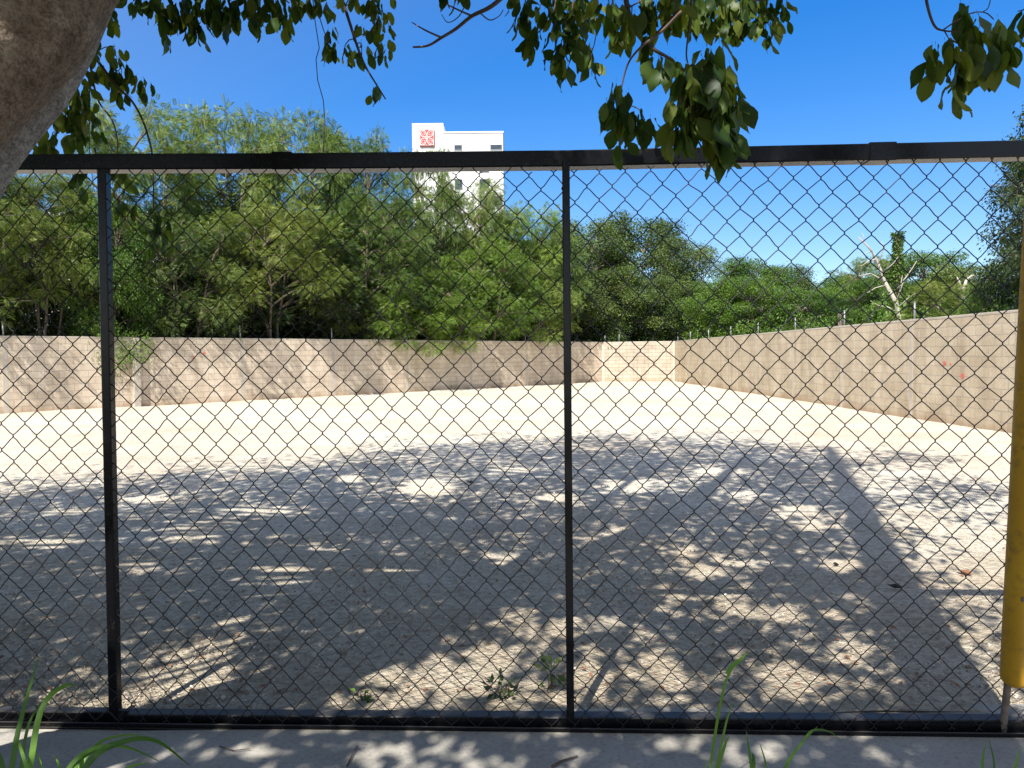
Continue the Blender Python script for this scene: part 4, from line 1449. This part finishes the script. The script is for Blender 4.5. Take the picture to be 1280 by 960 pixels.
tuft('grass_tuft', [
    ([(948, 1110), (944, 1000), (938, 950), (933, 914)], 7, .1), ([(950, 1112), (968, 1000), (984, 955), (1003, 928), (1022, 908)], 6, .1), ([(1003, 928), (1012, 915), (1024, 912), (1040, 916), (1052, 928)], 3, .1),
    ([(946, 1110), (942, 990), (942, 950), (940, 940)], 8, .1), ([(952, 1112), (960, 1010), (958, 960), (950, 930)], 5, .1)], 2.25, 'short grass clump right of the thin tall stalks')
tuft('grass_tuft', [
    ([(1240, 1100), (1232, 1000), (1228, 955), (1232, 930)], 7, .1), ([(1246, 1100), (1256, 1000), (1268, 962), (1275, 935)], 8, .1), ([(1244, 1100), (1244, 990), (1242, 950), (1236, 925)], 5, .1),
    ([(1250, 1100), (1264, 1010), (1290, 970), (1300, 950)], 7, .1), ([(1240, 1100), (1222, 1010), (1208, 975), (1196, 962)], 7, .1)], 2.3, 'grass clump at the foot of the yellow guy guard')


def weed(px, py, r, n, leaf, label, seed, hgt=.1, mat='vine'):
    c = G(px, py, .02)
    o = empty('weed', c)
    tag(o, label, 'weed')
    leaf_cloud('foliage', (0, 0, hgt * .55), (r, r, hgt * .55), n, M[mat], leaf, o, seed=seed, droop=.3)
    k = MB()
    for i in range(5):
        a = i * 1.3
        k.tube([(0, 0, -.02), (math.cos(a) * r * .4, math.sin(a) * r * .4, hgt * .6)], [.003, .0015], 5)
    k.build('stem', M['twig'], o)


weed(628, 872, .075, 60, .034, 'small leafy weed behind the gate left of the middle stile', 41, .09, 'broad_dark')  # dark leaf colour stands for the shade this weed sits in
weed(688, 862, .045, 16, .05, 'sprouting blade-leaved weed nearest the middle stile', 42, .14, 'broad')
weed(455, 876, .05, 18, .035, 'tiny weed sprig at the edge of the shadow behind the gate', 43, .06)
weed(558, 487, .35, 160, .1, 'green weeds at the foot of the left wall below the bright bushy tree', 44, .3)
weed(985, 494, .45, 200, .1, 'green weeds at the foot of the right wall', 45, .2)


def fallen(px, py, size, label, rz, mat='dry', cat='leaf', sheet=.026):
    c = G(px, py, sheet)
    k = MB()
    th = .002
    s = size
    top = [(0, -.5 * s, .01), (.26 * s, -.1 * s, .03 * 1), (.18 * s, .28 * s, .02), (0, .5 * s, .028), (-.22 * s, .2 * s, .03), (-.24 * s, -.15 * s, .022), (0, 0, .006)]
    k.add(top + [(x, y, z - th) for x, y, z in top], [(6, 0, 1), (6, 1, 2), (6, 2, 3), (6, 3, 4), (6, 4, 5), (6, 5, 0)] + [(13, 8, 7), (13, 9, 8), (13, 10, 9), (13, 11, 10), (13, 12, 11), (13, 7, 12)]
          + [(i, 7 + i, 7 + (i + 1) % 6, (i + 1) % 6) for i in range(6)])
    o = k.build('fallen_leaf', M[mat])
    o.location = c; o.rotation_euler = (0, 0, rz)
    tag(o, label, cat)


fallen(1206, 718, .11, 'curled brown leaf on sunlit gravel left of the yellow guard', .6)
M['debris'] = plain('dark_debris', (.03, .025, .02), .8)
fallen(1118, 736, .085, 'dark fallen leaf lying in the pole shadow', 1.2, 'debris')
fallen(587, 604, .13, 'dark fallen leaf at the edge of the tree shadow', .9, 'debris')
fallen(1045, 708, .06, 'small dark leaf on the gravel beside the pole shadow', 2.0, 'debris')


def stick(pl, r, label):
    pts = [G(x, y, .045) for x, y in pl]
    c = pts[0]
    k = MB(); k.tube([p - c for p in pts], list(np.linspace(r, r * .5, len(pts))), 6)
    o = k.build('stick', M['twig']); o.location = c
    tag(o, label, 'stick')


stick([(690, 958), (706, 950), (722, 945)], .006, 'short dark stick on the concrete right of centre')
stick([(434, 958), (440, 944), (447, 932)], .004, 'thin twig lying on the concrete left of centre')
stick([(274, 933), (292, 938), (312, 936)], .003, 'thin wispy twig on the concrete beside the grass tuft')


# dry litter along the gate
def litter():
    rg = np.random.default_rng(77)
    n = 420
    y = 3.45 + 4.5 * rg.random(n) ** 2.2; x = rg.uniform(-.85, .85, n) * y
    a = rg.uniform(0, 6.28, n)
    d = np.stack([np.cos(a), np.sin(a), rg.normal(0, .12, n)], 1)
    me = scatter('leaf_litter', SIMP_V, SIMP_F, np.stack([x, y, np.full(n, .034)], 1), frames(d, .2, rg), rg.uniform(.015, .045, n), rg.random(n))
    tag(link('leaf_litter', me, M['dry']), 'tiny dry leaf scraps scattered over the shaded gravel', 'litter', kind='stuff')
litter()
